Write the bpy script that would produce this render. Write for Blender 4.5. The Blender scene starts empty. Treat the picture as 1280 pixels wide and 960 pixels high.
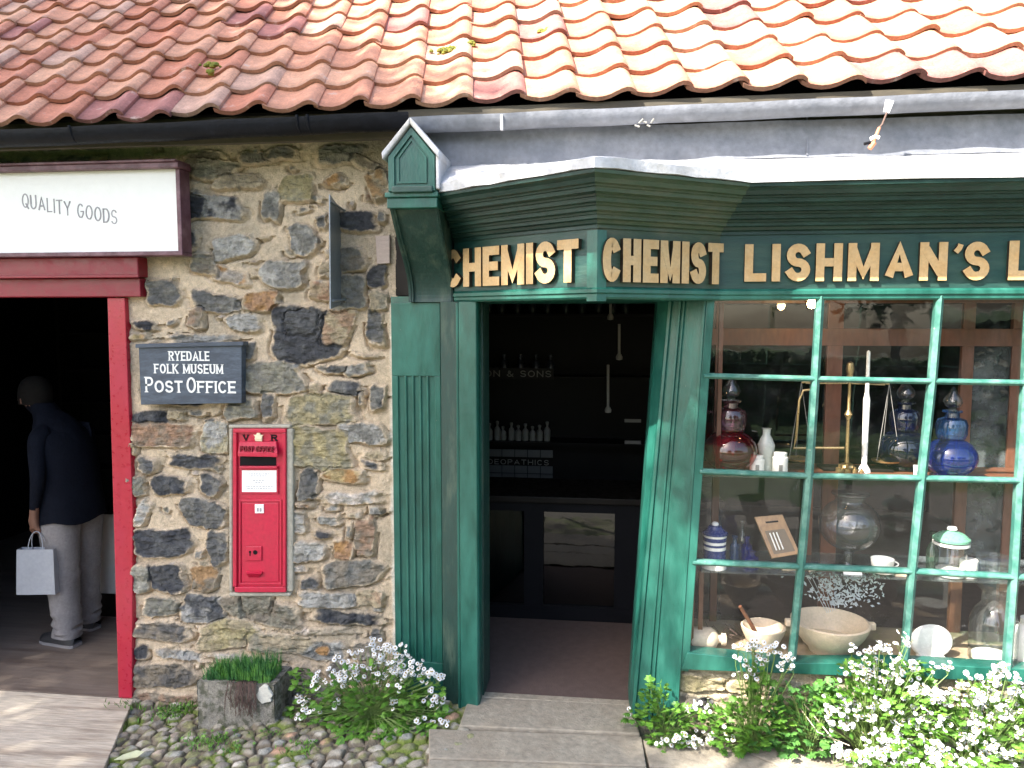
import bpy, math, random
import numpy as np
from mathutils import Vector, Matrix
R = math.radians
random.seed(7)
scene = bpy.context.scene
col = scene.collection

# ------------------------------------------------------------------ camera
CAM = Vector((0, -3.8, 1.9)); PSI = R(6.9); TH = R(4.8); FPX = 960.0
fw = Vector((-math.sin(PSI)*math.cos(TH), math.cos(PSI)*math.cos(TH), -math.sin(TH)))
rt = Vector((math.cos(PSI), math.sin(PSI), 0)); up = rt.cross(fw)
def P(px, py, Y):
    d = fw*FPX + rt*(px-640) + up*(480-py)
    return CAM + d*((Y-CAM.y)/d.y)
def PZ(px, py, z):
    d = fw*FPX + rt*(px-640) + up*(480-py)
    return CAM + d*((z-CAM.z)/d.z)
def scl(p):            # metres per photo pixel at a point
    return (Vector(p)-CAM).dot(fw)/FPX
cam = bpy.data.cameras.new('camera'); co = bpy.data.objects.new('camera', cam); col.objects.link(co)
co.location = CAM; co.rotation_euler = Matrix((rt, up, -fw)).transposed().to_euler()
cam.sensor_width = 36; cam.lens = 36*FPX/1280; cam.clip_end = 500; cam.clip_start = .05
scene.camera = co

# ------------------------------------------------------------------ materials
def lin(r, g, b): return tuple(((c/255.0)/12.92 if c/255.0 <= .04045 else ((c/255.0+.055)/1.055)**2.4) for c in (r, g, b))
def mat(name, c, rough=.6, var=.15, nscale=8.0, bump=.0, bscale=60.0, c2=None, spec=.5, metal=0.0, attr=False, stretch=None, thr=None, coat=0.0, chip=None):
    m = bpy.data.materials.new(name); m.use_nodes = True; nt = m.node_tree; N = nt.nodes; L = nt.links
    bs = N['Principled BSDF']; bs.inputs['Roughness'].default_value = rough; bs.inputs['Metallic'].default_value = metal
    bs.inputs['Specular IOR Level'].default_value = spec; bs.inputs['Coat Weight'].default_value = coat; bs.inputs['Coat Roughness'].default_value = .15
    tc = N.new('ShaderNodeTexCoord'); mp = N.new('ShaderNodeMapping'); L.new(tc.outputs['Object'], mp.inputs[0])
    if stretch: mp.inputs['Scale'].default_value = stretch
    n = N.new('ShaderNodeTexNoise'); n.inputs['Scale'].default_value = nscale; n.inputs['Detail'].default_value = 7; n.inputs['Roughness'].default_value = .62
    L.new(mp.outputs[0], n.inputs['Vector'])
    if attr:
        a = N.new('ShaderNodeAttribute'); a.attribute_name = 'Col'; base = a.outputs['Color']
    else:
        g = N.new('ShaderNodeRGB'); g.outputs[0].default_value = (*c, 1); base = g.outputs[0]
    if c2:
        rp = N.new('ShaderNodeMapRange'); lo, hi = thr or (.42, .62); rp.inputs['From Min'].default_value = lo; rp.inputs['From Max'].default_value = hi
        L.new(n.outputs['Fac'], rp.inputs['Value'])
        mx = N.new('ShaderNodeMix'); mx.data_type = 'RGBA'; L.new(rp.outputs[0], mx.inputs['Factor']); L.new(base, mx.inputs[6]); mx.inputs[7].default_value = (*c2, 1); base = mx.outputs[2]
    if chip:        # flaked and scuffed spots showing the undercoat
        nc = N.new('ShaderNodeTexNoise'); nc.inputs['Scale'].default_value = chip[1]; nc.inputs['Detail'].default_value = 9; nc.inputs['Roughness'].default_value = .72; L.new(tc.outputs['Object'], nc.inputs['Vector'])
        rc_ = N.new('ShaderNodeMapRange'); rc_.inputs['From Min'].default_value = chip[2]; rc_.inputs['From Max'].default_value = chip[2]+.02; L.new(nc.outputs['Fac'], rc_.inputs['Value'])
        mc = N.new('ShaderNodeMix'); mc.data_type = 'RGBA'; L.new(rc_.outputs[0], mc.inputs['Factor']); L.new(base, mc.inputs[6]); mc.inputs[7].default_value = (*chip[0], 1); base = mc.outputs[2]
    n2 = N.new('ShaderNodeTexNoise'); n2.inputs['Scale'].default_value = nscale*6.3; n2.inputs['Detail'].default_value = 5; L.new(mp.outputs[0], n2.inputs['Vector'])
    ad = N.new('ShaderNodeMath'); ad.operation = 'ADD'; L.new(n.outputs['Fac'], ad.inputs[0]); L.new(n2.outputs['Fac'], ad.inputs[1])
    mr = N.new('ShaderNodeMapRange'); mr.inputs['From Min'].default_value = .7; mr.inputs['From Max'].default_value = 1.3
    mr.inputs['To Min'].default_value = 1-var; mr.inputs['To Max'].default_value = 1+var; L.new(ad.outputs[0], mr.inputs['Value'])
    ml = N.new('ShaderNodeMix'); ml.data_type = 'RGBA'; ml.blend_type = 'MULTIPLY'; ml.inputs['Factor'].default_value = 1
    L.new(base, ml.inputs[6]); L.new(mr.outputs[0], ml.inputs[7]); L.new(ml.outputs[2], bs.inputs['Base Color'])
    if bump:
        b = N.new('ShaderNodeBump'); b.inputs['Strength'].default_value = bump; b.inputs['Distance'].default_value = .01
        n3 = N.new('ShaderNodeTexNoise'); n3.inputs['Scale'].default_value = bscale; n3.inputs['Detail'].default_value = 6; n3.inputs['Roughness'].default_value = .65
        L.new(mp.outputs[0], n3.inputs['Vector']); L.new(n3.outputs['Fac'], b.inputs['Height']); L.new(b.outputs[0], bs.inputs['Normal'])
    rr = N.new('ShaderNodeMapRange'); rr.inputs['From Min'].default_value = .35; rr.inputs['From Max'].default_value = .7
    rr.inputs['To Min'].default_value = max(.02, rough-.08); rr.inputs['To Max'].default_value = min(1, rough+.12); L.new(n2.outputs['Fac'], rr.inputs['Value']); L.new(rr.outputs[0], bs.inputs['Roughness'])
    return m
def schlick(N, L, f0):      # reflectance of a thin pane, the same from both sides
    lw = N.new('ShaderNodeLayerWeight'); lw.inputs[0].default_value = .5
    pw_ = N.new('ShaderNodeMath'); pw_.operation = 'POWER'; L.new(lw.outputs['Facing'], pw_.inputs[0]); pw_.inputs[1].default_value = 5
    ma = N.new('ShaderNodeMath'); ma.operation = 'MULTIPLY_ADD'; L.new(pw_.outputs[0], ma.inputs[0]); ma.inputs[1].default_value = 1-f0*1.7; ma.inputs[2].default_value = f0*1.7
    return ma
def thin_glass(name, tint=(1, 1, 1), ior=1.45, dirt=.04, dirtc=(.7, .75, .8), wav=.05):
    m = bpy.data.materials.new(name); m.use_nodes = True; nt = m.node_tree; N = nt.nodes; L = nt.links; N.remove(N['Principled BSDF'])
    out = N['Material Output']; tr = N.new('ShaderNodeBsdfTransparent'); tr.inputs[0].default_value = (*tint, 1)
    gl = N.new('ShaderNodeBsdfGlossy'); gl.inputs['Roughness'].default_value = .02
    fr = schlick(N, L, ((ior-1)/(ior+1))**2)
    m1 = N.new('ShaderNodeMixShader'); L.new(fr.outputs[0], m1.inputs[0]); L.new(tr.outputs[0], m1.inputs[1]); L.new(gl.outputs[0], m1.inputs[2])
    df = N.new('ShaderNodeBsdfDiffuse'); df.inputs[0].default_value = (*dirtc, 1)
    tc = N.new('ShaderNodeTexCoord'); n = N.new('ShaderNodeTexNoise'); n.inputs['Scale'].default_value = 5; n.inputs['Detail'].default_value = 9; n.inputs['Roughness'].default_value = .7
    L.new(tc.outputs['Object'], n.inputs['Vector'])
    mr = N.new('ShaderNodeMapRange'); mr.inputs['From Min'].default_value = .45; mr.inputs['From Max'].default_value = .8; mr.inputs['To Min'].default_value = dirt*.35; mr.inputs['To Max'].default_value = dirt*4
    L.new(n.outputs['Fac'], mr.inputs[0])
    m2 = N.new('ShaderNodeMixShader'); L.new(mr.outputs[0], m2.inputs[0]); L.new(m1.outputs[0], m2.inputs[1]); L.new(df.outputs[0], m2.inputs[2]); L.new(m2.outputs[0], out.inputs[0])
    nb = N.new('ShaderNodeTexNoise'); nb.inputs['Scale'].default_value = 9; L.new(tc.outputs['Object'], nb.inputs['Vector'])
    b = N.new('ShaderNodeBump'); b.inputs['Strength'].default_value = wav; b.inputs['Distance'].default_value = .01; L.new(nb.outputs['Fac'], b.inputs['Height']); L.new(b.outputs[0], gl.inputs['Normal'])
    return m
def vessel_glass(name, tint, edge, body=.07):
    # thin-walled glass: clear or coloured face-on, thicker and darker towards the rim, with real reflections
    m = bpy.data.materials.new(name); m.use_nodes = True; nt = m.node_tree; N = nt.nodes; L = nt.links; N.remove(N['Principled BSDF'])
    out = N['Material Output']; lw = N.new('ShaderNodeLayerWeight'); lw.inputs[0].default_value = .35
    mx = N.new('ShaderNodeMix'); mx.data_type = 'RGBA'; mx.inputs[6].default_value = (*tint, 1); mx.inputs[7].default_value = (*edge, 1); L.new(lw.outputs['Facing'], mx.inputs['Factor'])
    tr = N.new('ShaderNodeBsdfTransparent'); L.new(mx.outputs[2], tr.inputs[0])
    gl = N.new('ShaderNodeBsdfGlossy'); gl.inputs['Roughness'].default_value = .03
    fr = schlick(N, L, .05)
    m1 = N.new('ShaderNodeMixShader'); L.new(fr.outputs[0], m1.inputs[0]); L.new(tr.outputs[0], m1.inputs[1]); L.new(gl.outputs[0], m1.inputs[2]); 
    df = N.new('ShaderNodeBsdfDiffuse'); df.inputs[0].default_value = (*edge, 1); m2 = N.new('ShaderNodeMixShader'); m2.inputs[0].default_value = body
    L.new(m1.outputs[0], m2.inputs[1]); L.new(df.outputs[0], m2.inputs[2]); L.new(m2.outputs[0], out.inputs[0])
    return m
M = {}
M['green'] = mat('teal_paint', (.009, .080, .059), .36, .22, 4, .2, 90, c2=(.020, .118, .088), coat=.1, chip=((.16, .20, .16), 16, .685), stretch=(1, 1, .35))
M['green_old_shade'] = mat('weathered_shade_tone_teal_paint', (.010, .042, .034), .5, .25, 14, .3, 70, c2=(.045, .075, .055), thr=(.5, .68), stretch=(1, 1, .3))
M['green_face'] = mat('teal_paint_shade_tone', (.007, .045, .038), .42, .2, 7, .15, 80, c2=(.022, .058, .043), stretch=(.4, .4, 2))
M['greenbar'] = mat('sun_faded_teal_paint', (.04, .15, .12), .4, .2, 12, .2, 80, c2=(.10, .22, .18), chip=((.40, .42, .36), 26, .66))
M['green_olive'] = mat('olive_green_paint_lit_tone', (.040, .075, .045), .5, .25, 9, .25, 80, c2=(.075, .085, .055), thr=(.45, .7), stretch=(.5, .5, 2))
M['green_deep'] = mat('deep_green_paint_shade_tone', (.005, .028, .023), .42, .25, 9, .2, 80, c2=(.012, .042, .034), stretch=(.5, .5, 2))
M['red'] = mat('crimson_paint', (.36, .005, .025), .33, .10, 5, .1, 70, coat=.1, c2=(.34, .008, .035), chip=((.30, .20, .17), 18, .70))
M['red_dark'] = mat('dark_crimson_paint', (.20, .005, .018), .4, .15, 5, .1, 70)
M['boxred'] = mat('postbox_red_paint', (.50, .008, .045), .36, .14, 9, .2, 90, coat=.1, c2=(.42, .012, .04), chip=((.10, .03, .02), 24, .71))
M['gold'] = mat('gilt_letter_paint', (.58, .39, .19), .42, .15, 14, .15, 80, c2=(.50, .31, .13), chip=((.12, .08, .04), 20, .70))
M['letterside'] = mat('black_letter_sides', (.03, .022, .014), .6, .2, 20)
M['black'] = mat('black_paint', (.005, .005, .007), .6, .2, 9, .1, 60, spec=.15)
M['gutter'] = mat('black_gutter_paint', (.008, .009, .013), .42, .3, 7, .25, 60, c2=(.03, .035, .05), thr=(.6, .78), spec=.12)
M['lead'] = mat('grey_sheet_lead', (.20, .208, .235), .55, .25, 5, .45, 22, c2=(.13, .138, .16))
M['leadlight'] = mat('pale_weathered_lead', (.52, .52, .54), .5, .15, 9, .35, 30, c2=(.36, .35, .34))
M['white'] = mat('white_sign_paint', (.82, .82, .79), .5, .04, 3, .1, 50, c2=(.70, .69, .64), thr=(.56, .8), chip=((.35, .33, .30), 7, .73))
M['maroon'] = mat('maroon_frame_paint', (.10, .035, .05), .45, .25, 12, .2, 80, c2=(.16, .08, .10))
M['slate'] = mat('blue_black_sign_paint', (.035, .05, .075), .5, .3, 9, .25, 60, c2=(.055, .075, .105), stretch=(1, 1, 4))
M['letterwhite'] = mat('white_lettering_paint', (.80, .80, .78), .5, .05, 20)
M['ink'] = mat('faded_ink', (.30, .29, .30), .7, .3, 60)
M['notice'] = mat('white_notice_enamel', (.85, .85, .85), .3, .03, 10)
M['cream'] = mat('cream_enamel', (.72, .62, .42), .4, .1, 20)
M['rubble'] = mat('rubble_stone_and_mortar', (1, 1, 1), .92, .34, 42, 1.0, 110, attr=True, spec=.25)
M['tile'] = mat('clay_pantile', (1, 1, 1), .8, .28, 16, .45, 90, attr=True, spec=.3, c2=(.40, .30, .25), thr=(.60, .74))
M['cobble'] = mat('cobble_stone', (1, 1, 1), .85, .3, 30, .6, 110, attr=True, spec=.3)
M['moss'] = mat('yellow_green_moss', (.28, .26, .035), .95, .4, 60, .8, 200, c2=(.10, .13, .02))
M['flag'] = mat('sandstone_flag', (.34, .30, .235), .85, .3, 5, .6, 60, c2=(.25, .215, .165))
M['plank'] = mat('worn_pale_boards', (.56, .49, .39), .8, .35, 3, .3, 50, c2=(.26, .21, .16), stretch=(.5, 5, 5))
M['block'] = mat('pinkish_bare_wood', (.42, .34, .30), .8, .2, 20, .2, 60, stretch=(1, 1, 6))
M['darkfloor'] = mat('dark_brown_floorboards', (.10, .065, .05), .55, .3, 4, .2, 50, c2=(.06, .04, .035), stretch=(.5, 5, 5))
M['matting'] = mat('brown_matting', (.11, .075, .065), .9, .2, 20, .4, 150)
M['earth'] = mat('earth_and_gravel', (.17, .15, .12), .95, .35, 6, .6, 60, c2=(.10, .12, .05))
M['grass'] = mat('lawn_grass', (.04, .08, .02), .9, .4, 3, .6, 60)
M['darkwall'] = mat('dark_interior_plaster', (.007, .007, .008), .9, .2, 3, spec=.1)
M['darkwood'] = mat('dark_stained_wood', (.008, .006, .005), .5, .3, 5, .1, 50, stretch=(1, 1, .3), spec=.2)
M['wood'] = mat('red_brown_varnished_wood', (.14, .058, .032), .4, .3, 8, .1, 50, stretch=(1, 1, .3), c2=(.13, .045, .022))
M['palewood'] = mat('pale_brown_wood', (.33, .20, .10), .5, .25, 10, .1, 50, stretch=(1, 1, .3))
M['brass'] = mat('aged_brass', (.42, .30, .14), .35, .2, 20, metal=.85)
M['steel'] = mat('grey_painted_metal', (.20, .23, .26), .4, .2, 12, .1, 60, metal=.3)
M['ceramic'] = mat('white_glazed_ceramic', (.78, .76, .70), .22, .05, 10)
M['stoneware'] = mat('cream_stoneware', (.62, .50, .36), .5, .12, 14, .15, 60)
M['blueglaze'] = mat('cobalt_blue_glaze', (.012, .03, .13), .25, .2, 14)
M['greenlid'] = mat('green_enamel_lid', (.12, .30, .20), .3, .1, 10)
M['greycab'] = mat('pale_grey_painted_wood', (.55, .55, .52), .6, .08, 4)
M['leaf'] = mat('feverfew_leaf', (.075, .19, .02), .55, .35, 22, c2=(.13, .27, .03), thr=(.48, .66))
M['leafdark'] = mat('dark_green_leaf', (.055, .16, .035), .55, .35, 22, c2=(.09, .23, .04))
M['stem'] = mat('green_stem', (.13, .20, .05), .6, .2, 20)
M['petal'] = mat('white_petal', (.66, .66, .65), .6, .03, 30)
M['eye'] = mat('yellow_flower_eye', (.26, .17, .01), .8, .2, 60)
M['chive'] = mat('blue_green_blade', (.05, .18, .055), .5, .35, 20, c2=(.13, .30, .05))
M['twig'] = mat('dead_brown_twig', (.12, .075, .06), .9, .3, 40)
M['trough'] = mat('mossy_grey_stone', (.27, .25, .21), .95, .45, 26, .8, 70, c2=(.08, .08, .055), thr=(.45, .6))
M['lichen'] = mat('pale_lichen', (.62, .60, .52), .95, .15, 40, .6, 90)
M['jacket'] = mat('dark_blue_jacket_cloth', (.0065, .008, .013), .98, .25, 12, .5, 60, spec=.05)
M['trouser'] = mat('grey_trouser_cloth', (.19, .18, .18), .9, .2, 12, .5, 25)
M['skin'] = mat('skin', (.15, .075, .05), .6, .08, 20)
M['hair'] = mat('grey_hair', (.010, .009, .008), .9, .3, 60, spec=.1)
M['paper'] = mat('grey_white_paper', (.30, .32, .35), .7, .1, 8, .5, 14)
M['shoe'] = mat('black_shoe', (.02, .02, .022), .5, .1, 12)
M['sole'] = mat('grey_rubber_sole', (.22, .21, .21), .6, .1, 12)
M['bark'] = mat('grey_brown_bark', (.13, .10, .075), .95, .35, 12, .8, 30)
M['treeleaf'] = mat('tree_leaf', (.04, .09, .02), .6, .35, 5)
M['shelfblue'] = mat('dark_glass_bottle', (.03, .035, .05), .2, .3, 20)
M['palelabel'] = mat('aged_paper_label', (.22, .21, .19), .7, .15, 30)
M['orange'] = mat('orange_brown_cord', (.50, .20, .10), .7, .2, 20)
M['stripe'] = M['ceramic']
M['pane'] = thin_glass('window_glass', dirt=.003)
M['backpane'] = thin_glass('display_back_glass', dirt=.0)
M['cabglass'] = thin_glass('counter_glass', tint=(.05, .05, .06), ior=1.55, dirt=.0)
M['reeded'] = thin_glass('obscured_glass', tint=(.25, .28, .28), dirt=.18, dirtc=(.25, .28, .28), wav=1.0)
M['shelfglass'] = thin_glass('glass_shelf', tint=(.75, .85, .8), dirt=.05)
M['clear'] = vessel_glass('clear_glass', (.96, .98, .98), (.55, .60, .60), .015)
M['redglass'] = vessel_glass('ruby_glass', (.62, .03, .07), (.40, .005, .03), .07)
M['redneck'] = vessel_glass('pale_ruby_glass', (.80, .55, .62), (.40, .12, .18), .05)
M['blueglass'] = vessel_glass('blue_glass', (.07, .24, .85), (.010, .06, .55), .06)
M['blueneck'] = vessel_glass('pale_blue_glass', (.45, .70, .90), (.08, .25, .60), .06)
def emis(name, c, s):
    m = bpy.data.materials.new(name); m.use_nodes = True; b = m.node_tree.nodes['Principled BSDF']
    b.inputs['Emission Color'].default_value = (*c, 1); b.inputs['Emission Strength'].default_value = s; b.inputs['Base Color'].default_value = (*c, 1); return m
M['bulb'] = emis('lit_bulb', (1, .62, .25), 30)

# ------------------------------------------------------------------ object helpers
def wloc(o):
    v = Vector((0, 0, 0))
    while o is not None: v += o.location; o = o.parent
    return v
def props(o, label=None, cat=None, group=None, kind=None):
    for k, v in (('label', label), ('category', cat), ('group', group), ('kind', kind)):
        if v: o[k] = v
    return o
def thing(name, label, cat, loc=(0, 0, 0), group=None):
    o = bpy.data.objects.new(name, None); o.empty_display_size = .1; col.objects.link(o); o.location = loc
    return props(o, label, cat, group)
class MB:
    def __init__(s): s.v = []; s.f = []; s.mi = []; s.c = None
    def add(s, vs, fs, mi=0):
        n = len(s.v); s.v += [tuple(v) for v in vs]; s.f += [tuple(i+n for i in f) for f in fs]; s.mi += [mi]*len(fs); return s
    def box(s, x0, x1, y0, y1, z0, z1, mi=0):
        return s.add([(x0,y0,z0),(x1,y0,z0),(x1,y1,z0),(x0,y1,z0),(x0,y0,z1),(x1,y0,z1),(x1,y1,z1),(x0,y1,z1)],
                     [(0,3,2,1),(4,5,6,7),(0,1,5,4),(1,2,6,5),(2,3,7,6),(3,0,4,7)], mi)
    def prism(s, poly, d, mi=0):            # poly: 3D points, d: extrusion vector
        n = len(poly); d = Vector(d); a = [Vector(p) for p in poly]; b = [p+d for p in a]
        return s.add(a+b, [tuple(range(n))] + [tuple(range(2*n-1, n-1, -1))] + [(i, i+n, (i+1)%n+n, (i+1)%n) for i in range(n)], mi)
    def pbox(s, pts, Y, t, mi=0):           # photo-measured front outline on the plane y=Y, t metres thick
        return s.prism([P(x, y, Y) for x, y in pts], (0, t, 0), mi)
    def lathe(s, c, prof, seg=28, ang=None, mi=0, sy=1.0):
        cx, cy, cz = c; vs = []; fs = []; n = len(prof)
        for r, h in prof:
            for k in range(seg):
                a = 2*math.pi*k/seg; vs.append((cx+r*math.cos(a), cy+r*sy*math.sin(a), cz+h))
        for i in range(n-1):
            for k in range(seg):
                a = i*seg+k; b = i*seg+(k+1)%seg; fs.append((a, b, b+seg, a+seg))
        if prof[0][0] > 1e-4: fs.append(tuple(range(seg-1, -1, -1)))
        if prof[-1][0] > 1e-4 and mi >= 0: fs.append(tuple((n-1)*seg+k for k in range(seg)))
        return s.add(vs, fs, max(mi, 0))
    def tube(s, pts, r, seg=8, mi=0, r1=None):
        pts = [Vector(p) for p in pts]; vs = []; n = len(pts)
        for i, p in enumerate(pts):
            t = (pts[min(i+1, n-1)]-pts[max(i-1, 0)]).normalized()
            a = t.cross(Vector((0, 0, 1))); a = a.normalized() if a.length > 1e-3 else Vector((1, 0, 0)); b = t.cross(a)
            rr = r if r1 is None else r+(r1-r)*i/(n-1)
            for k in range(seg):
                q = 2*math.pi*k/seg; vs.append(p+a*rr*math.cos(q)+b*rr*math.sin(q))
        fs = [(i*seg+k, i*seg+(k+1)%seg, (i+1)*seg+(k+1)%seg, (i+1)*seg+k) for i in range(n-1) for k in range(seg)]
        fs += [tuple(range(seg-1, -1, -1)), tuple((n-1)*seg+k for k in range(seg))]
        return s.add(vs, fs, mi)
    def build(s, name, m, parent=None, smooth=False, bevel=0, loc=None, label=None, cat=None, group=None, kind=None, colors=None):
        if parent is not None: L = wloc(parent)
        elif loc is not None: L = Vector(loc)
        else: L = Vector((0, 0, 0))
        me = bpy.data.meshes.new(name)
        va = np.array(s.v, dtype=float) - np.array(L)
        me.from_pydata(va.tolist(), [], s.f)
        for x in (m if isinstance(m, (list, tuple)) else [m]): me.materials.append(M[x] if isinstance(x, str) else x)
        if any(s.mi): me.polygons.foreach_set('material_index', s.mi)
        if colors is not None:
            ca = me.color_attributes.new('Col', 'FLOAT_COLOR', 'POINT'); ca.data.foreach_set('color', np.asarray(colors, dtype=np.float32).ravel())
        if smooth: me.polygons.foreach_set('use_smooth', [True]*len(me.polygons))
        me.update()
        o = bpy.data.objects.new(name, me); col.objects.link(o)
        if parent is not None: o.parent = parent
        else: o.location = L
        if bevel:
            b = o.modifiers.new('bevel', 'BEVEL'); b.width = bevel; b.segments = 2; b.limit_method = 'ANGLE'; b.angle_limit = R(40)
            b.harden_normals = False
        if smooth:
            try:
                me.set_sharp_from_angle(angle=R(38))
            except Exception: pass
        return props(o, label, cat, group, kind)
def recalc(o):
    import bmesh
    bm = bmesh.new(); bm.from_mesh(o.data); bmesh.ops.recalc_face_normals(bm, faces=bm.faces[:]); bm.to_mesh(o.data); bm.free(); return o

# ------------------------------------------------------------------ numpy noise
_rng = np.random.RandomState(3); _tab = _rng.rand(512, 512)
def vn(x, y, s=0):
    x = x + s*17.13; y = y + s*9.71
    xi = np.floor(x).astype(int); yi = np.floor(y).astype(int); fx = x-xi; fy = y-yi
    fx = fx*fx*(3-2*fx); fy = fy*fy*(3-2*fy)
    g = lambda a, b: _tab[a % 512, b % 512]
    return (g(xi, yi)*(1-fx)+g(xi+1, yi)*fx)*(1-fy) + (g(xi, yi+1)*(1-fx)+g(xi+1, yi+1)*fx)*fy
def fbm(x, y, s=0, o=4):
    t = 0; a = .5; q = 0
    for k in range(o): t = t + a*vn(x, y, s+k*3); q += a; x = x*2.03; y = y*2.03; a *= .55
    return t/q
def sst(a, b, x):
    t = np.clip((x-a)/(b-a), 0, 1); return t*t*(3-2*t)
SC = {'K': (.044, .046, .053), 'D': (.088, .090, .093), 'G': (.175, .17, .152), 'B': (.205, .175, .133), 'T': (.33, .275, .185), 'O': (.33, .19, .08),
      'L': (.36, .35, .32), 'Y': (.34, .29, .16), 'P': (.55, .48, .42), 'S': (.22, .21, .165), 'R': (.30, .19, .125)}
def rubble(X0, X1, Z0, Z1, Y, res, stones, mortar=(.57, .46, .33), seed=1, lime=None):
    nx = int((X1-X0)/res)+1; nz = int((Z1-Z0)/res)+1
    x = np.linspace(X0, X1, nx); z = np.linspace(Z0, Z1, nz); X, Z = np.meshgrid(x, z)
    H = fbm(X*9, Z*9, seed)*.016 + fbm(X*45, Z*45, seed+5)*.007 - .010
    C = np.ones(X.shape+(3,))*np.array(mortar)
    C *= (.80+.40*fbm(X*5, Z*5, seed+2))[..., None]
    gm = sst(.5, .7, fbm(X*3.1, Z*3.1, seed+31))[..., None]; C = C*(1-gm*.45) + np.array((.30, .27, .21))*gm*.45
    wx = (fbm(X*11, Z*11, seed+7)-.5)*.024 + (fbm(X*60, Z*60, seed+8)-.5)*.012
    wz = (fbm(X*11, Z*11, seed+9)-.5)*.020 + (fbm(X*60, Z*60, seed+10)-.5)*.012
    r = random.Random(seed)
    for (cx, cz, hw, hh, rot, c1, c2, rel) in stones:
        m = max(hw, hh)*1.25+.03
        i0 = np.searchsorted(x, cx-m); i1 = np.searchsorted(x, cx+m); j0 = np.searchsorted(z, cz-m); j1 = np.searchsorted(z, cz+m)
        if i1 <= i0 or j1 <= j0: continue
        sl = (slice(j0, j1), slice(i0, i1)); xx = X[sl]+wx[sl]-cx; zz = Z[sl]+wz[sl]-cz
        ca, sa = math.cos(R(rot)), math.sin(R(rot)); u = (xx*ca+zz*sa)/hw; v = (-xx*sa+zz*ca)/hh
        n = r.uniform(3.0, 6.0); th = np.arctan2(v, u); p1, p2, p3 = r.uniform(0, 6.3), r.uniform(0, 6.3), r.uniform(0, 6.3)
        rad = (np.abs(u)**n+np.abs(v)**n)**(1/n)*(1+.08*np.sin(2*th+p1)+.07*np.sin(3*th+p2)+.04*np.sin(5*th+p3))
        d = (1-rad)*min(hw, hh)
        e = sst(0, .008, d)
        ln = fbm(X[sl]*14, Z[sl]*55, seed+r.randint(20, 60), 4); fn = fbm(X[sl]*22, Z[sl]*26, seed+r.randint(20, 60), 4)
        step = np.floor(fn*5)/5
        q = r.uniform(.2, .9)
        h = e*(rel*1.0 + (q*ln+(1-q)*fn-.5)*.034 + (step-.5)*.013 + (r.uniform(-.006, .006)*u+r.uniform(-.008, .003)*v)) 
        h = h + .004
        inside = d > 0
        Hs = H[sl]; Hn = np.where(inside, np.maximum(h, Hs*.3), Hs)
        crev = np.exp(-((d+.006)/.006)**2)*(v < .2)*r.uniform(.3, 1.0)
        Hn = np.where(inside, Hn, Hn-crev*.024); H[sl] = Hn
        k = sst(.38, .62, fbm(X[sl]*16, Z[sl]*16, seed+r.randint(60, 99)))[..., None]
        a1 = np.array(SC[c1]); a2 = np.array(SC[c2]); cc = a1*(1-k*.75)+a2*k*.75
        cc = cc*(.55+.9*fbm(X[sl]*40, Z[sl]*70, seed+11))[..., None]
        # mortar smeared over the rim of the stone
        sm = (sst(.0, .012, d - .02*(fbm(X[sl]*24, Z[sl]*24, seed+77)-.35)))[..., None]
        C[sl] = np.where(inside[..., None], cc*sm+C[sl]*(1-sm), C[sl])
    if lime is not None:
        xa, xb, zt = lime
        k = (sst(xa, xb, X + (fbm(X*8, Z*8, 40)-.5)*.03)*(Z < zt))[..., None] if xb > xa else None
        if k is not None: C = C*(1-k)+np.array((.60, .57, .50))*k*(.85+.3*fbm(X*30, Z*30, 42))[..., None]; H = H*(1-k[..., 0]*.7)+.012*k[..., 0]
    if X0 < -2 and Z1 > 2.5 and res < .005:      # bedded flat where the letter box and plaque are let in
        for (pa_, pb_, pc_, pd_) in ((286, 531, 364, 745), (174, 432, 303, 506)):
            A_ = P(pa_, pc_ if 0 else pb_, 0); B_ = P(pc_, pd_, 0); H = np.where((X > A_.x) & (X < B_.x) & (Z < A_.z) & (Z > B_.z), np.minimum(H, .005), H)
    b = MB(); vs = np.stack([X, Y-H, Z], -1).reshape(-1, 3)
    idx = np.arange(nx*nz).reshape(nz, nx); f = np.stack([idx[:-1, :-1], idx[:-1, 1:], idx[1:, 1:], idx[1:, :-1]], -1).reshape(-1, 4)
    b.v = vs.tolist(); b.f = f.tolist(); b.mi = [0]*len(b.f)
    return b, np.concatenate([C.reshape(-1, 3), np.ones((nx*nz, 1))], 1)
def autostones(X0, X1, Z0, Z1, seed, hmin=.05, hmax=.11):
    r = random.Random(seed); out = []; z = Z0
    while z < Z1:
        h = r.uniform(hmin, hmax); x = X0-r.uniform(0, .1)
        while x < X1:
            w = r.uniform(.08, .30); c = r.choice(['G', 'B', 'D', 'S', 'T', 'G', 'B']); c2 = r.choice(['G', 'B', 'D', 'T', 'L'])
            out.append((x+w/2, z+h/2+r.uniform(-.01, .01), w/2*.92, h/2*.84*r.uniform(.75, 1), r.uniform(-5, 5), c, c2, r.uniform(.008, .022))); x += w
        z += h
    return out
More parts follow.
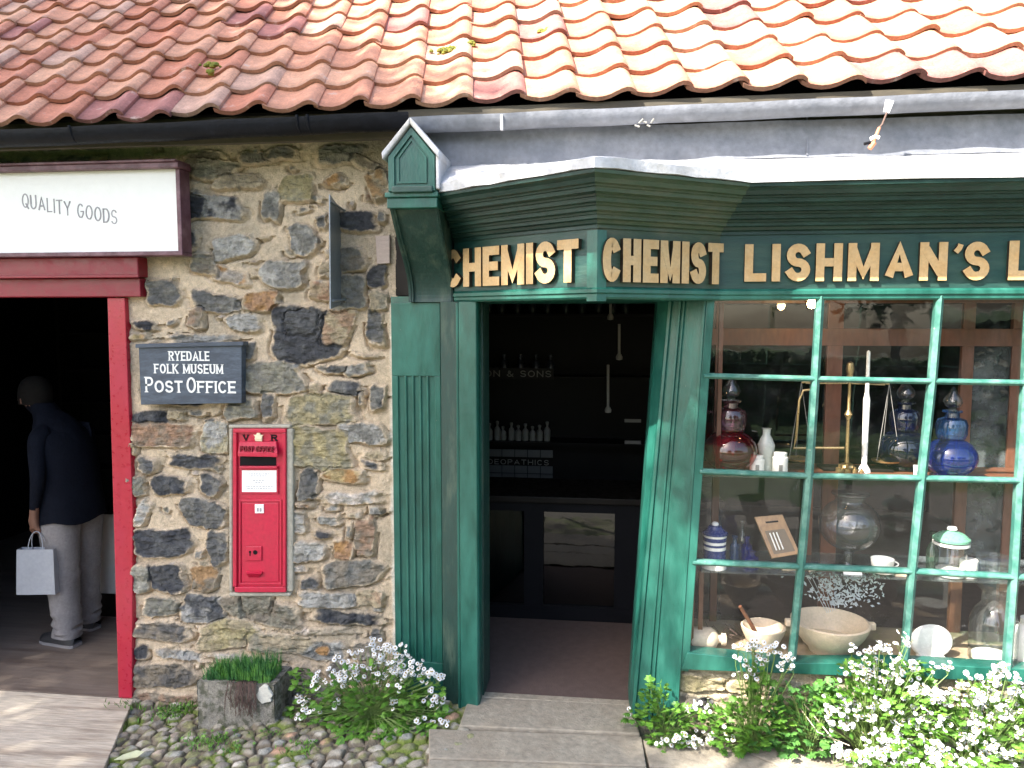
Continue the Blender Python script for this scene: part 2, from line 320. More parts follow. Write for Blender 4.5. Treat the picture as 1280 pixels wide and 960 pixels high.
SP = """255 200 60 20 3 B B|268 211 72 24 -4 S B|320 197 44 16 0 B G|352 192 44 16 0 G B|425 193 62 22 0 G S|460 206 44 14 -20 B B|372 236 44 34 0 Y S|268 259 70 32 -6 K L|242 259 30 30 0 K K|234 303 32 22 8 D D|292 309 58 28 8 L G|340 257 24 38 -8 G L|380 300 34 40 0 G L|404 277 15 20 0 D G|443 276 62 26 0 D K|478 270 13 16 0 G G|418 226 28 14 20 O L|474 232 26 36 20 T O|300 228 60 20 0 B T|435 325 46 30 0 B G|355 342 62 32 -4 L G|470 345 27 27 0 D K|408 336 16 24 0 T B|205 366 42 32 0 G D|288 345 46 20 -16 O L|255 330 34 26 0 B S|274 379 70 24 -6 G D|328 377 50 24 4 O R|181 406 30 13 -5 K K|214 403 16 9 20 G G|247 397 25 24 0 B R|306 403 50 22 -3 L G|174 420 26 9 0 O Y|252 425 92 14 0 G L|384 419 94 62 0 D K|378 402 40 30 0 D D|424 405 34 54 -20 T R|436 366 44 44 0 G S|470 409 24 46 0 D G|473 375 24 24 0 T S|404 364 36 24 0 R T|313 438 15 22 0 D G|455 443 30 6 -8 K K|343 473 74 42 4 S G|420 461 42 13 -5 D G|448 462 32 16 14 G L|433 485 46 20 -3 D G|473 497 20 34 0 G D|452 499 9 18 0 G G|336 507 20 34 -6 G D|302 510 44 26 0 S G|400 512 94 38 2 S Y|395 484 16 13 0 T T|455 541 62 26 0 G L|398 561 80 52 -4 Y S|470 568 40 13 0 T T|465 581 32 13 -5 D D|387 605 29 38 0 G D|431 594 52 20 -5 O Y|438 622 84 16 4 L P|380 631 24 8 0 O D|372 652 26 30 0 L B|413 650 28 15 0 L G|405 668 28 11 -5 D K|457 670 27 50 0 B R|430 687 28 26 0 O R|385 688 48 26 0 L G|470 636 18 12 0 G L|443 643 22 9 0 T L|437 662 10 22 0 G G|372 710 28 10 0 L P|388 728 23 18 0 D G|440 715 74 34 6 G B|413 748 84 20 -3 L G|463 745 34 24 0 T R|433 771 98 17 -3 K D|472 790 15 18 0 G D|400 787 84 10 4 P T|402 812 64 26 0 L G|405 812 20 12 0 O O|460 812 34 26 0 L B|440 838 60 26 0 B G|188 522 52 22 0 K D|222 518 26 13 0 T T|247 516 20 9 0 G G|203 543 84 32 0 R B|271 547 38 38 0 L Y|186 581 28 18 -10 D G|245 576 74 18 -2 D K|172 606 26 24 0 S G|213 606 48 26 0 D K|265 605 36 26 -10 D G|181 640 17 36 -25 L P|257 640 62 36 -8 D G|205 678 74 38 2 D K|274 683 28 46 0 G D|250 692 13 12 0 G G|210 721 50 34 0 K D|178 721 28 34 0 L S|257 722 36 30 0 B O|203 758 48 26 8 G S|254 760 52 36 -4 D L|328 763 100 32 -5 B S|203 788 78 22 -3 B D|285 792 76 36 6 Y T|352 803 86 26 0 T S|177 814 20 20 0 D K|228 817 70 14 -4 L B|205 843 84 32 4 B D|300 822 100 12 -3 P L|380 842 42 20 0 B G|330 838 60 18 0 S B|205 872 96 18 0 B R|300 870 90 20 0 G B|400 865 70 26 0 S G|460 868 50 24 0 B G|168 560 10 16 0 T T|232 497 60 20 0 G D|225 470 90 60 0 D S|325 545 20 20 0 S T|320 700 40 120 0 S B"""
stones = []
_rs = random.Random(77)
for _k in range(150):
    stones.append((_rs.uniform(-2.6, -1.05), _rs.uniform(-.3, 2.85), _rs.uniform(.012, .045), _rs.uniform(.008, .022), _rs.uniform(-20, 20), _rs.choice('BTRSGL'), _rs.choice('TBGDP'), _rs.uniform(.002, .010)))
for ln in SP.split('|'):
    a = ln.split(); cx, cy, w, h, ro = map(float, a[:5]); p = P(cx, cy, 0); s = scl(p)
    stones.append((p.x, p.z, w/2*s*1.06, h/2*s*1.09, ro, a[5], a[6], random.uniform(.012, .028)))

# ------------------------------------------------------------------ world and sun
SEL, SAZ = 46.0, 45.0
sunv = Vector((-math.sin(R(SAZ))*math.cos(R(SEL)), -math.cos(R(SAZ))*math.cos(R(SEL)), math.sin(R(SEL))))
w = bpy.data.worlds.new('World'); scene.world = w; w.use_nodes = True; nt = w.node_tree
sky = nt.nodes.new('ShaderNodeTexSky'); sky.sky_type = 'NISHITA'; sky.sun_disc = False; sky.sun_elevation = R(SEL)
sky.sun_rotation = math.atan2(sunv.x, sunv.y); sky.dust_density = 2.5; sky.air_density = 1.0; sky.ozone_density = .6
nt.links.new(sky.outputs[0], nt.nodes['Background'].inputs[0]); nt.nodes['Background'].inputs[1].default_value = .15
sl = bpy.data.lights.new('sun', 'SUN'); sl.energy = 5.0; sl.angle = R(.6); sl.color = (1, .95, .86)
so = bpy.data.objects.new('sun', sl); col.objects.link(so); so.location = (-6, -6, 9); so.rotation_euler = sunv.to_track_quat('Z', 'Y').to_euler()
scene.view_settings.view_transform = 'Standard'; scene.view_settings.look = 'None'; scene.view_settings.exposure = 1.95; scene.view_settings.gamma = 1
scene.render.engine = 'CYCLES'; cy = scene.cycles; cy.use_denoising = True; cy.max_bounces = 9; cy.transparent_max_bounces = 24; cy.caustics_reflective = False; cy.caustics_refractive = False
cy.sample_clamp_indirect = 6
# ------------------------------------------------------------------ lettering drawn with strokes
def arc(cx, cy, rx, ry, a0, a1, n=14): return [(cx+rx*math.cos(R(a0+(a1-a0)*i/n)), cy+ry*math.sin(R(a0+(a1-a0)*i/n))) for i in range(n+1)]
GL = {  # (width, strokes in a 0..1 box)
 'C': (.74, [arc(.5, .5, .5, .5, 48, 312, 22)]), 'H': (.76, [[(0,0),(0,1)], [(1,0),(1,1)], [(0,.5),(1,.5)]]),
 'E': (.62, [[(1,1),(0,1),(0,0),(1,0)], [(0,.5),(.85,.5)]]), 'M': (.95, [[(0,0),(0,1)], [(1,0),(1,1)], [(0,.97),(.5,.12),(1,.97)]]),
 'I': (.0, [[(.5,0),(.5,1)]]), 'S': (.68, [arc(.5,.75,.46,.25,25,270,14)+arc(.5,.25,.5,.25,88,-155,14)]),
 'T': (.70, [[(0,1),(1,1)], [(.5,0),(.5,1)]]), 'L': (.58, [[(0,1),(0,0),(1,0)]]),
 'A': (.84, [[(0,0),(.5,.97),(1,0)], [(.2,.32),(.8,.32)]]), 'N': (.78, [[(0,0),(0,1)], [(1,0),(1,1)], [(.06,.93),(.94,.07)]]),
 "'": (.0, [[(.62,1.06),(.55,.93),(.38,.80)]]), '&': (.8, [[(1,.0),(.2,.75),(.35,1),(.6,.8),(0,.25),(.3,0),(.65,.05),(1,.45)]]),
 'Q': (.80, [arc(.5,.5,.5,.5,0,360,26), [(.6,.25),(1,-.1)]]), 'U': (.72, [[(0,1),(0,.35)]+arc(.5,.35,.5,.35,180,360,12)+[(1,1)]]),
 'Y': (.78, [[(0,1),(.5,.5),(1,1)], [(.5,.5),(.5,0)]]), 'G': (.78, [arc(.5,.5,.5,.5,48,330,22)+[(1,.45),(.6,.45)]]),
 'O': (.82, [arc(.5,.5,.5,.5,0,360,26)]), 'D': (.74, [[(0,0),(0,1),(.4,1)]+arc(.45,.5,.55,.5,80,-80,14)+[(.4,0),(0,0)]]),
 'R': (.72, [[(0,0),(0,1),(.5,1)]+arc(.55,.76,.45,.24,80,-80,10)+[(.5,.5),(0,.5)], [(.5,.5),(1,0)]]),
 'P': (.68, [[(0,0),(0,1),(.5,1)]+arc(.55,.74,.45,.26,80,-80,10)+[(.5,.47),(0,.47)]]),
 'F': (.60, [[(0,0),(0,1),(1,1)], [(0,.52),(.8,.52)]]), 'K': (.74, [[(0,0),(0,1)], [(1,1),(0,.42)], [(.28,.58),(1,0)]]), 'V': (.8, [[(0,1),(.5,0),(1,1)]]),
 'B': (.7, [[(0,0),(0,1),(.5,1)]+arc(.5,.76,.42,.24,80,-80,8)+[(0,.52)], [(0,.52),(.5,.52)]+arc(.5,.26,.5,.26,80,-80,8)+[(.5,0),(0,0)]]),
 'W': (1.05, [[(0,1),(.25,0),(.5,.8),(.75,0),(1,1)]]), 'X': (.75, [[(0,0),(1,1)], [(0,1),(1,0)]]), '.': (0, [[(.5,0),(.5,.06)]])}
SERIF = {'R': [(0,0),(0,1),(1,0)], 'Y': [(0,1),(1,1),(.5,0)], 'E': [(0,0),(0,1)], 'D': [(0,0),(0,1)], 'A': [(0,0),(1,0)], 'L': [(0,1),(0,0)], 'F': [(0,0),(0,1)], 'K': [(0,0),(0,1),(1,0),(1,1)],
         'M': [(0,0),(1,0),(0,1),(1,1)], 'U': [(0,1),(1,1)], 'P': [(0,0),(0,1)], 'T': [(.5,0)], 'I': [(.5,0),(.5,1)], 'N': [(0,0),(0,1),(1,1)], 'V': [(0,1),(1,1)], 'H': [(0,0),(0,1),(1,0),(1,1)]}
def ribbon(pts, w, cap):
    pts = [Vector(p) for p in pts]; closed = (pts[0]-pts[-1]).length < 1e-5
    if closed: pts = pts[:-1]
    n = len(pts); Lf = []; Rf = []
    if cap and not closed:
        pts[0] = pts[0]+(pts[0]-pts[1]).normalized()*w/2; pts[-1] = pts[-1]+(pts[-1]-pts[-2]).normalized()*w/2
    for i in range(n):
        a = pts[i]-pts[i-1] if (i > 0 or closed) else pts[1]-pts[0]; b = pts[(i+1) % n]-pts[i] if (i < n-1 or closed) else pts[i]-pts[i-1]
        a = a.normalized(); b = b.normalized(); na = Vector((-a.y, a.x)); nb = Vector((-b.y, b.x)); m = (na+nb)
        m = m.normalized() if m.length > 1e-4 else na
        k = 1/max(.66, m.dot(nb)); Lf.append(pts[i]+m*w/2*k); Rf.append(pts[i]-m*w/2*k)
    return Lf, Rf, closed
def letters(text, O, U, x0, x1, z0, z1, wt, depth, parent, name, m, gap=.2, serif=False, space=.55, tall=None, curve=None, per=False, label=None):
    """text set between x0 and x1 metres along the direction U from O (front plane), standing depth metres proud"""
    U = Vector(U).normalized(); W = Vector((0, 0, 1)); Nn = U.cross(W).normalized()
    h = z1-z0; s = wt*h
    wid = [((GL[c][0]*h) if c != ' ' else space*h) + (s if c != ' ' else 0) for c in text]
    wid = [s*.5 if c == "'" else w_ for w_, c in zip(wid, text)]; tot = x1-x0; ss = s*sum(1 for c in text if c != ' '); fx = (tot-ss)/(sum(wid)-ss+gap*h*(len(text)-1)); wid = [max(0, a_-(s if c != ' ' else 0))*fx+(s if c != ' ' else 0)*(.55 if c == "'" else 1) for a_, c in zip(wid, text)]; b = MB(); x = 0; out = []; k = 0
    for ci, c in enumerate(text):
        if c != ' ':
            hh = h*(tall[ci] if tall else 1); dz = 0 if curve is None else curve((x+wid[ci]/2)/tot)
            w = GL[c][0]*h*fx; sx = s
            def mp(p): return Vector((x0+x+sx/2+(p[0]*w if GL[c][0] else (p[0]-.5)*h*.5), z0+dz+s/2+p[1]*(hh-s)))
            st = [([mp(p) for p in q], True, s) for q in GL[c][1]]
            if c == "'": st = [(q, False, s*.62) for q, a, d in st]
            if c in 'AVWMN': st = [(q, len(q) == 2 and abs(q[0].x-q[1].x) < 1e-6, s) for q, a, d in st]
            if serif and c in SERIF:
                for p in SERIF[c]:
                    q = mp(p); zz = q.y + (-s*.25 if p[1] < .5 else s*.25); st.append(([Vector((q.x-s*1.0, zz)), Vector((q.x+s*1.0, zz))], False, s*.45))
            for pts, cap, ww in st:
                Lf, Rf, closed = ribbon(pts, ww, cap); n = len(Lf); d = depth + (k % 5)*.00035; k += 1
                F = [O+U*p.x+W*(p.y)+Nn*d for p in Lf]+[O+U*p.x+W*(p.y)+Nn*d for p in Rf]
                Bk = [O+U*p.x+W*(p.y)+Nn*.0004 for p in Lf]+[O+U*p.x+W*(p.y)+Nn*.0004 for p in Rf]; V = F+Bk; fs = []
                for i in range(n if closed else n-1):
                    j = (i+1) % n; fs += [(i, n+i, n+j, j), (2*n+i, 2*n+j, j, i), (3*n+i, n+i, n+j, 3*n+j)]
                if not closed: fs += [(0, 2*n, 3*n, n), (n-1, 2*n-1, 4*n-1, 3*n-1)]
                n_0 = len(b.mi); b.add(V, fs)
                if m == 'gold':
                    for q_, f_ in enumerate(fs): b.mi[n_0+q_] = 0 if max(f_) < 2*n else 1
        x += wid[ci]+gap*h*fx
    o = b.build(name, ['gold', 'letterside'] if m == 'gold' else m, parent); recalc(o)
    if label: o['label'] = label
    return o

# ------------------------------------------------------------------ stone wall, plinths
shop = thing('shop_building', 'old rubble stone shop building with a red clay pantile roof and black gutter', 'building', (0, 0, 0))
b, c = rubble(P(158, 600, 0).x-.02, -1.045, -.35, 2.86, 0, .004, stones, seed=1, lime=(-1.095, -1.07, 1.98))
b.build('rubble_wall', 'rubble', shop, smooth=True, colors=c)
b, c = rubble(-6, P(158, 600, 0).x-.02, 2.16, 2.86, .002, .009, autostones(-6, -2.5, 2.1, 2.9, 5), seed=4)
b.build('rubble_wall', 'rubble', shop, smooth=True, colors=c)
b, c = rubble(-6, -4.02, -.35, 2.16, .002, .012, autostones(-6, -4, -.3, 2.2, 6), seed=6)
b.build('rubble_wall', 'rubble', shop, smooth=True, colors=c)
# reveals and body of the wall behind the face
rv = MB(); XL = P(158, 600, 0).x
rv.box(XL, -1.05, .045, .42, -.35, 2.86); rv.box(-6, XL, .045, .42, 2.18, 2.86); rv.box(-6, -4.04, .045, .42, -.35, 2.18)
rv.box(-1.05, 3.2, .30, .42, 2.12, 2.84)
M['reveal'] = mat('limewashed_rubble', (.42, .37, .29), .9, .3, 12, .8, 40)
rv.build('wall_core', 'reveal', shop)
# plinth under the shop window
pst = []
for ln in "875 852 70 26 0 Y T|940 856 60 24 0 T Y|1000 858 70 22 0 Y L|1080 862 90 24 0 L T|1170 864 90 24 0 Y T|1260 868 90 26 0 T L|870 876 60 22 0 D B|925 878 70 24 0 B T|1000 882 70 24 0 T R|1090 886 100 26 0 S T|1190 890 100 26 0 T B|1290 892 110 26 0 S B".split('|'):
    a = ln.split(); cx, cyy, ww, h, ro = map(float, a[:5]); p = P(cx, cyy, -.24); s = scl(p); pst.append((p.x, p.z, ww/2*s, h/2*s, ro, a[5], a[6], .02))
b, c = rubble(.34, 3.2, -.06, .30, -.235, .006, pst, mortar=(.50, .42, .28), seed=12)
b.build('plinth', 'rubble', shop, smooth=True, colors=c)
MB().box(.34, 3.2, -.21, .3, -.06, .288).build('plinth_core', 'reveal', shop)

# ------------------------------------------------------------------ roof
rk = R(40); upv = Vector((-.135, math.cos(rk), math.sin(rk))); nrm = Vector((0, -math.sin(rk), math.cos(rk)))
E0 = Vector((0, -.30, 2.862)); TW, TG, TL = .240, .232, .31; KT = .012
prof = [(0, .020), (.1, .008), (.22, .001), (.36, -.003), (.5, .001), (.62, .010), (.73, .023), (.83, .035), (.92, .041), (1.0, .039), (1.06, .030), (1.10, .020)]
roof = MB(); rc = []; NP = len(prof); rr = random.Random(11)
xs0 = -7.1; moss = []
for row in range(13):
    for k in range(48):
        j = xs0+k*TW+rr.uniform(-.004, .004); jy = rr.uniform(-.013, .013); lift = rr.uniform(-.004, .007); tw = rr.uniform(-.006, .006)
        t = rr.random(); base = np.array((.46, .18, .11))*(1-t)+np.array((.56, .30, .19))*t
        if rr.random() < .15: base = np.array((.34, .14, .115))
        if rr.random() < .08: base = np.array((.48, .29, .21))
        n0 = len(roof.v); th = .019; lens = [0, .06, .16, .26, TL]
        vs = []
        for li, l in enumerate(lens):
            for side in (0, 1):
                for pi, (u, z) in enumerate(prof):
                    zt = z + (.027 + lift)*(1-l/TL) + tw*(u-.5)*2
                    if li == 0: zt -= .002
                    p = E0 + Vector((j, 0, KT*(j+.2))) + Vector((u*TW, 0, 0)) + upv*(row*TG+jy+l) + nrm*(zt - side*th)
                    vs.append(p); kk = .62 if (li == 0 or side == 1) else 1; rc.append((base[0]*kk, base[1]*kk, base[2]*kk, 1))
        f = []
        for li in range(len(lens)-1):
            o0 = li*2*NP; o1 = (li+1)*2*NP
            for pi in range(NP-1):
                f.append((o0+pi, o0+pi+1, o1+pi+1, o1+pi)); f.append((o0+NP+pi, o1+NP+pi, o1+NP+pi+1, o0+NP+pi+1))
            f.append((o0, o1, o1+NP, o0+NP)); f.append((o0+NP-1, o0+2*NP-1, o1+2*NP-1, o1+NP-1))
        for pi in range(NP-1): f.append((pi, NP+pi, NP+pi+1, pi+1))
        roof.add(vs, f)
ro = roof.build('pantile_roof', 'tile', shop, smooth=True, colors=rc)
# roof underlay, gable side and back slope so that the roof is a solid thing
ul = MB(); A = E0+upv*.10-nrm*.05
for sgn in (0,):
    q = [Vector((-7.0, A.y, A.z)), Vector((4.6, A.y, A.z)), Vector((4.6, A.y, A.z))+upv*2.9, Vector((-7.0, A.y, A.z))+upv*2.9]
    ul.prism(q, nrm*-.04)
ul.build('roof_boarding', 'darkwood', shop)
def mossclump(px, py, rx, n, seed):
    r = random.Random(seed); b = MB()
    d = fw*FPX + rt*(px-640) + up*(480-py); t = (E0+nrm*.03-CAM).dot(nrm)/d.dot(nrm); p0 = CAM+d*t
    for i in range(n):
        q = p0+Vector((r.gauss(0, rx), 0, 0))+upv*r.gauss(0, rx*.4)+nrm*r.uniform(-.015, .004); s = r.uniform(.007, .017)
        b.lathe(q, [(0.0001, -s*.6), (s, -s*.3), (s*.9, s*.4), (s*.4, s*.8), (.0001, s*.9)], 8)
    return b.build('moss_patch', 'moss', ro, smooth=True)
for a in ((560, 62, .035, 46, 1), (265, 80, .018, 16, 2), (684, 38, .02, 14, 3), (262, 90, .012, 6, 4), (588, 55, .015, 10, 5)): mossclump(*a)
# eaves board, gutters, lead
eb = MB(); eb.box(-7, 4.4, -.235, -.20, 2.74, 2.862)
M['eaves'] = mat('olive_brown_eaves_board', (.075, .062, .042), .8, .3, 8, .3, 40, stretch=(.3, 1, 1))
eb.build('eaves_board', 'eaves', shop)
eb2 = MB(); eb2.prism([(-.95, -.288, 2.765), (4.4, -.288, 2.80), (4.4, -.288, 2.895), (-.95, -.288, 2.852)], (0, .038, 0)); eb2.build('eaves_board', 'eaves', shop)
def gutter(x0, x1, m, name, r=.056, y=-.315, z=2.835, sag=.0):
    g = MB(); n = 36; vs = []; fs = []; seg = 14
    for i in range(n+1):
        x = x0+(x1-x0)*i/n; zz = z + KT*(x+.2) + sag*math.sin(i*1.7)*.5
        for k in range(seg+1):
            a = math.pi+math.pi*k/seg; vs.append((x, y+r*math.cos(a), zz+r*1.15*math.sin(a)))
        for k in range(seg, -1, -1):
            a = math.pi+math.pi*k/seg; vs.append((x, y+(r-.005)*math.cos(a), zz+.001+(r-.005)*1.15*math.sin(a)))
    m2 = 2*(seg+1)
    for i in range(n):
        for k in range(m2): fs.append((i*m2+k, i*m2+(k+1) % m2, (i+1)*m2+(k+1) % m2, (i+1)*m2+k))
    fs += [tuple(range(m2)), tuple(n*m2+k for k in range(m2-1, -1, -1))]
    g.add(vs, fs); return recalc(g.build(name, m, shop, smooth=True))
g1 = gutter(-6.5, -.88, 'gutter', 'gutter', r=.060, z=2.832, sag=.004)
for px in (88, 385, 372):
    x = P(px, 165, -.37).x; j = MB(); pts = [(x, -.315+.063*math.cos(math.pi+math.pi*k/10), 2.838+KT*(x+.2)+.071*math.sin(math.pi+math.pi*k/10)) for k in range(11)]
    j.tube(pts, .007, 6); j.build('gutter_bracket', 'gutter', g1, smooth=True)
g2 = gutter(-.87, 4.2, 'lead', 'gutter', r=.052, y=-.345, z=2.800, sag=.003)
g2['label'] = 'grey lead coloured gutter length above the shopfront'
for px, py in ((627, 152),):
    p = P(px, py, -.403); MB().box(p.x-.006, p.x+.006, p.y-.004, p.y+.02, p.z-.035, p.z+.03).build('gutter_clip', 'leadlight', g2, bevel=.002)

# ------------------------------------------------------------------ chemist shopfront
sf = thing('chemist_shopfront', 'dark green timber chemist shopfront with angled bay, gilt lettering, open doorway and small-paned window', 'shopfront', (0, -.3, 0))
pa, pb, pc, pd = Vector((-.725, -.13)), Vector((-.035, -.62)), Vector((.50, -.285)), Vector((3.2, -.285))
plan = [pa, pb, pc, pd]
def norms():
    out = []
    for i in range(3):
        d = (plan[i+1]-plan[i]).normalized(); out.append(Vector((d.y, -d.x)))
    return out
NN = norms()
def off(o):
    r = [pa + NN[0]*o, None, None, pd+NN[2]*o]
    # keep the left end on the line x = pa.x
    d = (pb-pa).normalized(); r[0] = r[0]+d*((pa.x-r[0].x)/d.x)
    for i in (1, 2):
        m = (NN[i-1]+NN[i]).normalized(); r[i] = plan[i]+m*o/m.dot(NN[i])
    return r
def sweep(prof, name, m, parent, smooth=False):
    b = MB(); n = len(prof); vs = []
    for o, z in prof: vs += [(q.x, q.y, z) for q in off(o)]
    fs = [(i*4+k, i*4+k+1, ((i+1) % n)*4+k+1, ((i+1) % n)*4+k) for i in range(n) for k in range(3)]
    fs += [tuple(i*4 for i in range(n)), tuple(i*4+3 for i in range(n-1, -1, -1))]
    if isinstance(m, list):
        for k in range(3):
            b = MB(); b.add([vs[i*4+k+q_] for i in range(n) for q_ in (0, 1)], [(i*2, i*2+1, ((i+1) % n)*2+1, ((i+1) % n)*2) for i in range(n)]+[tuple(i*2 for i in range(n)), tuple(i*2+1 for i in range(n-1, -1, -1))])
            recalc(b.build(name, m[k], parent, smooth))
        return
    b.add(vs, fs); return recalc(b.build(name, m, parent, smooth))
FZ0, FZ1 = 2.035, 2.285
cor = [(-.03, 2.270), (.010, 2.270), (.010, 2.284), (.026, 2.288), (.032, 2.300), (.056, 2.303), (.058, 2.316), (.066, 2.318), (.068, 2.326), (.096, 2.329), (.099, 2.344),
       (.110, 2.346), (.112, 2.352), (.138, 2.355), (.141, 2.370), (.150, 2.372), (.152, 2.380), (.190, 2.383), (.194, 2.398), (.204, 2.400), (.206, 2.406), (.226, 2.409), (.236, 2.424), (.250, 2.432), (.262, 2.436), (.264, 2.448), (-.03, 2.448)]
sweep(cor, 'cornice', ['green_deep', 'green_olive', 'green_deep'], sf)  # right bay side lighter olive, rest darkened: lighting contrast put into the paint
sweep([(-.04, FZ0), (0, FZ0), (0, 2.281), (-.04, 2.281)], 'fascia', ['green_face', 'green_olive', 'green_face'], sf)  # same painted contrast; green faces darkened for the cornice shadow
sweep([(-.05, 1.985), (.004, 1.985), (.010, 1.992), (.010, 2.004), (.018, 2.010), (.018, 2.024), (.004, 2.034), (-.05, 2.034)], 'fascia_moulding', 'green', sf)
# corner posts of the fascia
cp = MB()
for q, dx in ((pb, 0),):
    n = (NN[0]+NN[1]).normalized(); c0 = q
    d0 = (pa-pb).normalized(); d1 = (pc-pb).normalized()
    poly = [c0+n*.012+d0*.0, c0+d1*.038+NN[1]*.010, c0+d1*.038-NN[1]*.01, c0-n*.03, c0+d0*.045-NN[0]*.01, c0+d0*.045+NN[0]*.010]
    cp.prism([(p.x, p.y, 1.975) for p in poly], (0, 0, .287))
recalc(cp.build('corner_post', 'green', sf))
# soffit under the bay
sp_ = MB(); sp_.prism([(-1.06, -.06, 1.9835), (pa.x, pa.y+.02, 1.9835), (pb.x, pb.y+.03, 1.9835), (pc.x, pc.y+.03, 1.9835), (pc.x, .30, 1.9835), (-1.06, .30, 1.9835)], (0, 0, .03)); recalc(sp_.build('soffit', 'green', sf))
bk = MB(); bk.prism([(-1.05, .0, 2.02), (pa.x, pa.y+.045, 2.02), (pb.x, pb.y+.06, 2.02), (pc.x, pc.y+.05, 2.02), (3.2, -.23, 2.02), (3.2, .30, 2.02), (-1.05, .30, 2.02)], (0, 0, .42)); recalc(bk.build('backing', 'darkwood', sf))
# lead roof of the shopfront
lr = MB(); e = off(.272); n4 = len(e)
back = [Vector((pa.x, -.262)), Vector((pb.x-.05, -.262)), Vector((pc.x+.1, -.262)), Vector((3.2, -.262))]
NB = 8; vs = []
seq = []
for i in range(3):
    for k in range(NB if i < 2 else NB+1): seq.append((e[i].lerp(e[i+1], k/NB), back[i].lerp(back[i+1], k/NB)))
nS = len(seq); MR = 6
for j in range(MR+1):
    for f_, b_ in seq:
        t = j/MR; q = f_.lerp(b_, t); z = 2.490 + (2.605-2.490)*t**.9 + .004*math.sin(q.x*19+j)
        vs.append((q.x, q.y, z))
fs = [(j*nS+i, j*nS+i+1, (j+1)*nS+i+1, (j+1)*nS+i) for j in range(MR) for i in range(nS-1)]
lr.add(vs, fs)
vs = []
for (f_, b_) in seq: vs += [(f_.x, f_.y, 2.490+.004*math.sin(f_.x*19)), (f_.x, f_.y, 2.452+.003*math.sin(f_.x*31)), (f_.x, f_.y+.02, 2.451)]
lr.add(vs, [(i*3+a, i*3+a+1, (i+1)*3+a+1, (i+1)*3+a) for i in range(nS-1) for a in (0, 1)])
recalc(lr.build('lead_roof', 'leadlight', sf, smooth=True))
# lead flashing between the ledge and the gutter
fl = MB(); vs = []; nX = 60; 
for j in range(7):
    for i in range(nX+1):
        x = -.90+(4.1)*i/nX; t = j/6; z = 2.600+(2.76-2.600)*t; y = -.276 + .012*t**.6 + .004*math.sin(x*7+j)+.003*math.sin(x*23)
        vs.append((x, y, z))
fl.add(vs, [(j*(nX+1)+i, j*(nX+1)+i+1, (j+1)*(nX+1)+i+1, (j+1)*(nX+1)+i) for j in range(6) for i in range(nX)])
fo = fl.build('lead_flashing', 'lead', sf, smooth=True)
for px in (1008,):
    p = P(px, 180, -.27); MB().prism([(p.x, -.278, 2.61), (p.x+.006, -.278, 2.61), (p.x+.008, -.25, 2.78), (p.x+.002, -.25, 2.78)], (0, .02, 0)).build('lead_seam', 'lead', fo)
# lettering
Ul = Vector((pb.x-pa.x, pb.y-pa.y, 0)); Ul_ = Ul.normalized(); Nl = Ul_.cross(Vector((0, 0, 1)))
def on_face(px, py, O, U):     # distance along U and height where the sight line meets the face
    d = fw*FPX + rt*(px-640) + up*(480-py); n = U.cross(Vector((0, 0, 1))); t = (O-CAM).dot(n)/d.dot(n); q = CAM+d*t
    return (q-O).dot(U), q.z
OA = Vector((pa.x, pa.y, 0)); OB = Vector((pb.x, pb.y, 0)); OC = Vector((pc.x, pc.y, 0)); Ur = Vector((pc.x-pb.x, pc.y-pb.y, 0)).normalized()
letters('CHEMIST', OA, Ul_, on_face(560, 340, OA, Ul_)[0], on_face(727, 330, OA, Ul_)[0], 2.054, 2.232, .225, .022, sf, 'gilt_lettering', 'gold', gap=.11, label='gilt word CHEMIST on the left angled fascia')
letters('CHEMIST', OB, Ur, on_face(750, 330, OB, Ur)[0], on_face(900, 330, OB, Ur)[0], 2.054, 2.232, .215, .022, sf, 'gilt_lettering', 'gold', gap=.14, label='gilt word CHEMIST on the right angled fascia')
Ux = Vector((1, 0, 0))
letters("LISHMAN'S", OC, Ux, on_face(930, 330, OC, Ux)[0], on_face(1236, 330, OC, Ux)[0], 2.066, 2.228, .22, .018, sf, 'gilt_lettering', 'gold', gap=.24, label="gilt word LISHMAN'S on the straight fascia")
letters("L", OC, Ux, on_face(1258, 330, OC, Ux)[0], on_face(1290, 330, OC, Ux)[0], 2.066, 2.230, .24, .018, sf, 'gilt_lettering', 'gold', gap=.26, label='gilt letter L at the right edge of the straight fascia')
# left pilaster with flutes
pl = MB(); x0, x1 = P(490, 500, -.10).x, P(551, 500, -.10).x; yF = -.10
pl.box(x0, x1, yF+.012, .10, -.12, 1.983)
fl0, fl1 = x0+.032, x1-.030; z0, z1 = P(500, 826, yF).z, P(500, 470, yF).z
pl.box(x0, x1, yF, yF+.012, z1, 1.983); pl.box(x0, x1, yF, yF+.012, -.12, z0); pl.box(x0, fl0, yF, yF+.012, z0, z1); pl.box(fl1, x1, yF, yF+.012, z0, z1)
nf = 5; wv = (fl1-fl0)/nf
for k in range(1, nf): pl.box(fl0+k*wv-.0055, fl0+k*wv+.0055, yF+.001, yF+.013, z0-.001, z1+.001)
pl.build('pilaster', 'green', sf, bevel=.003)
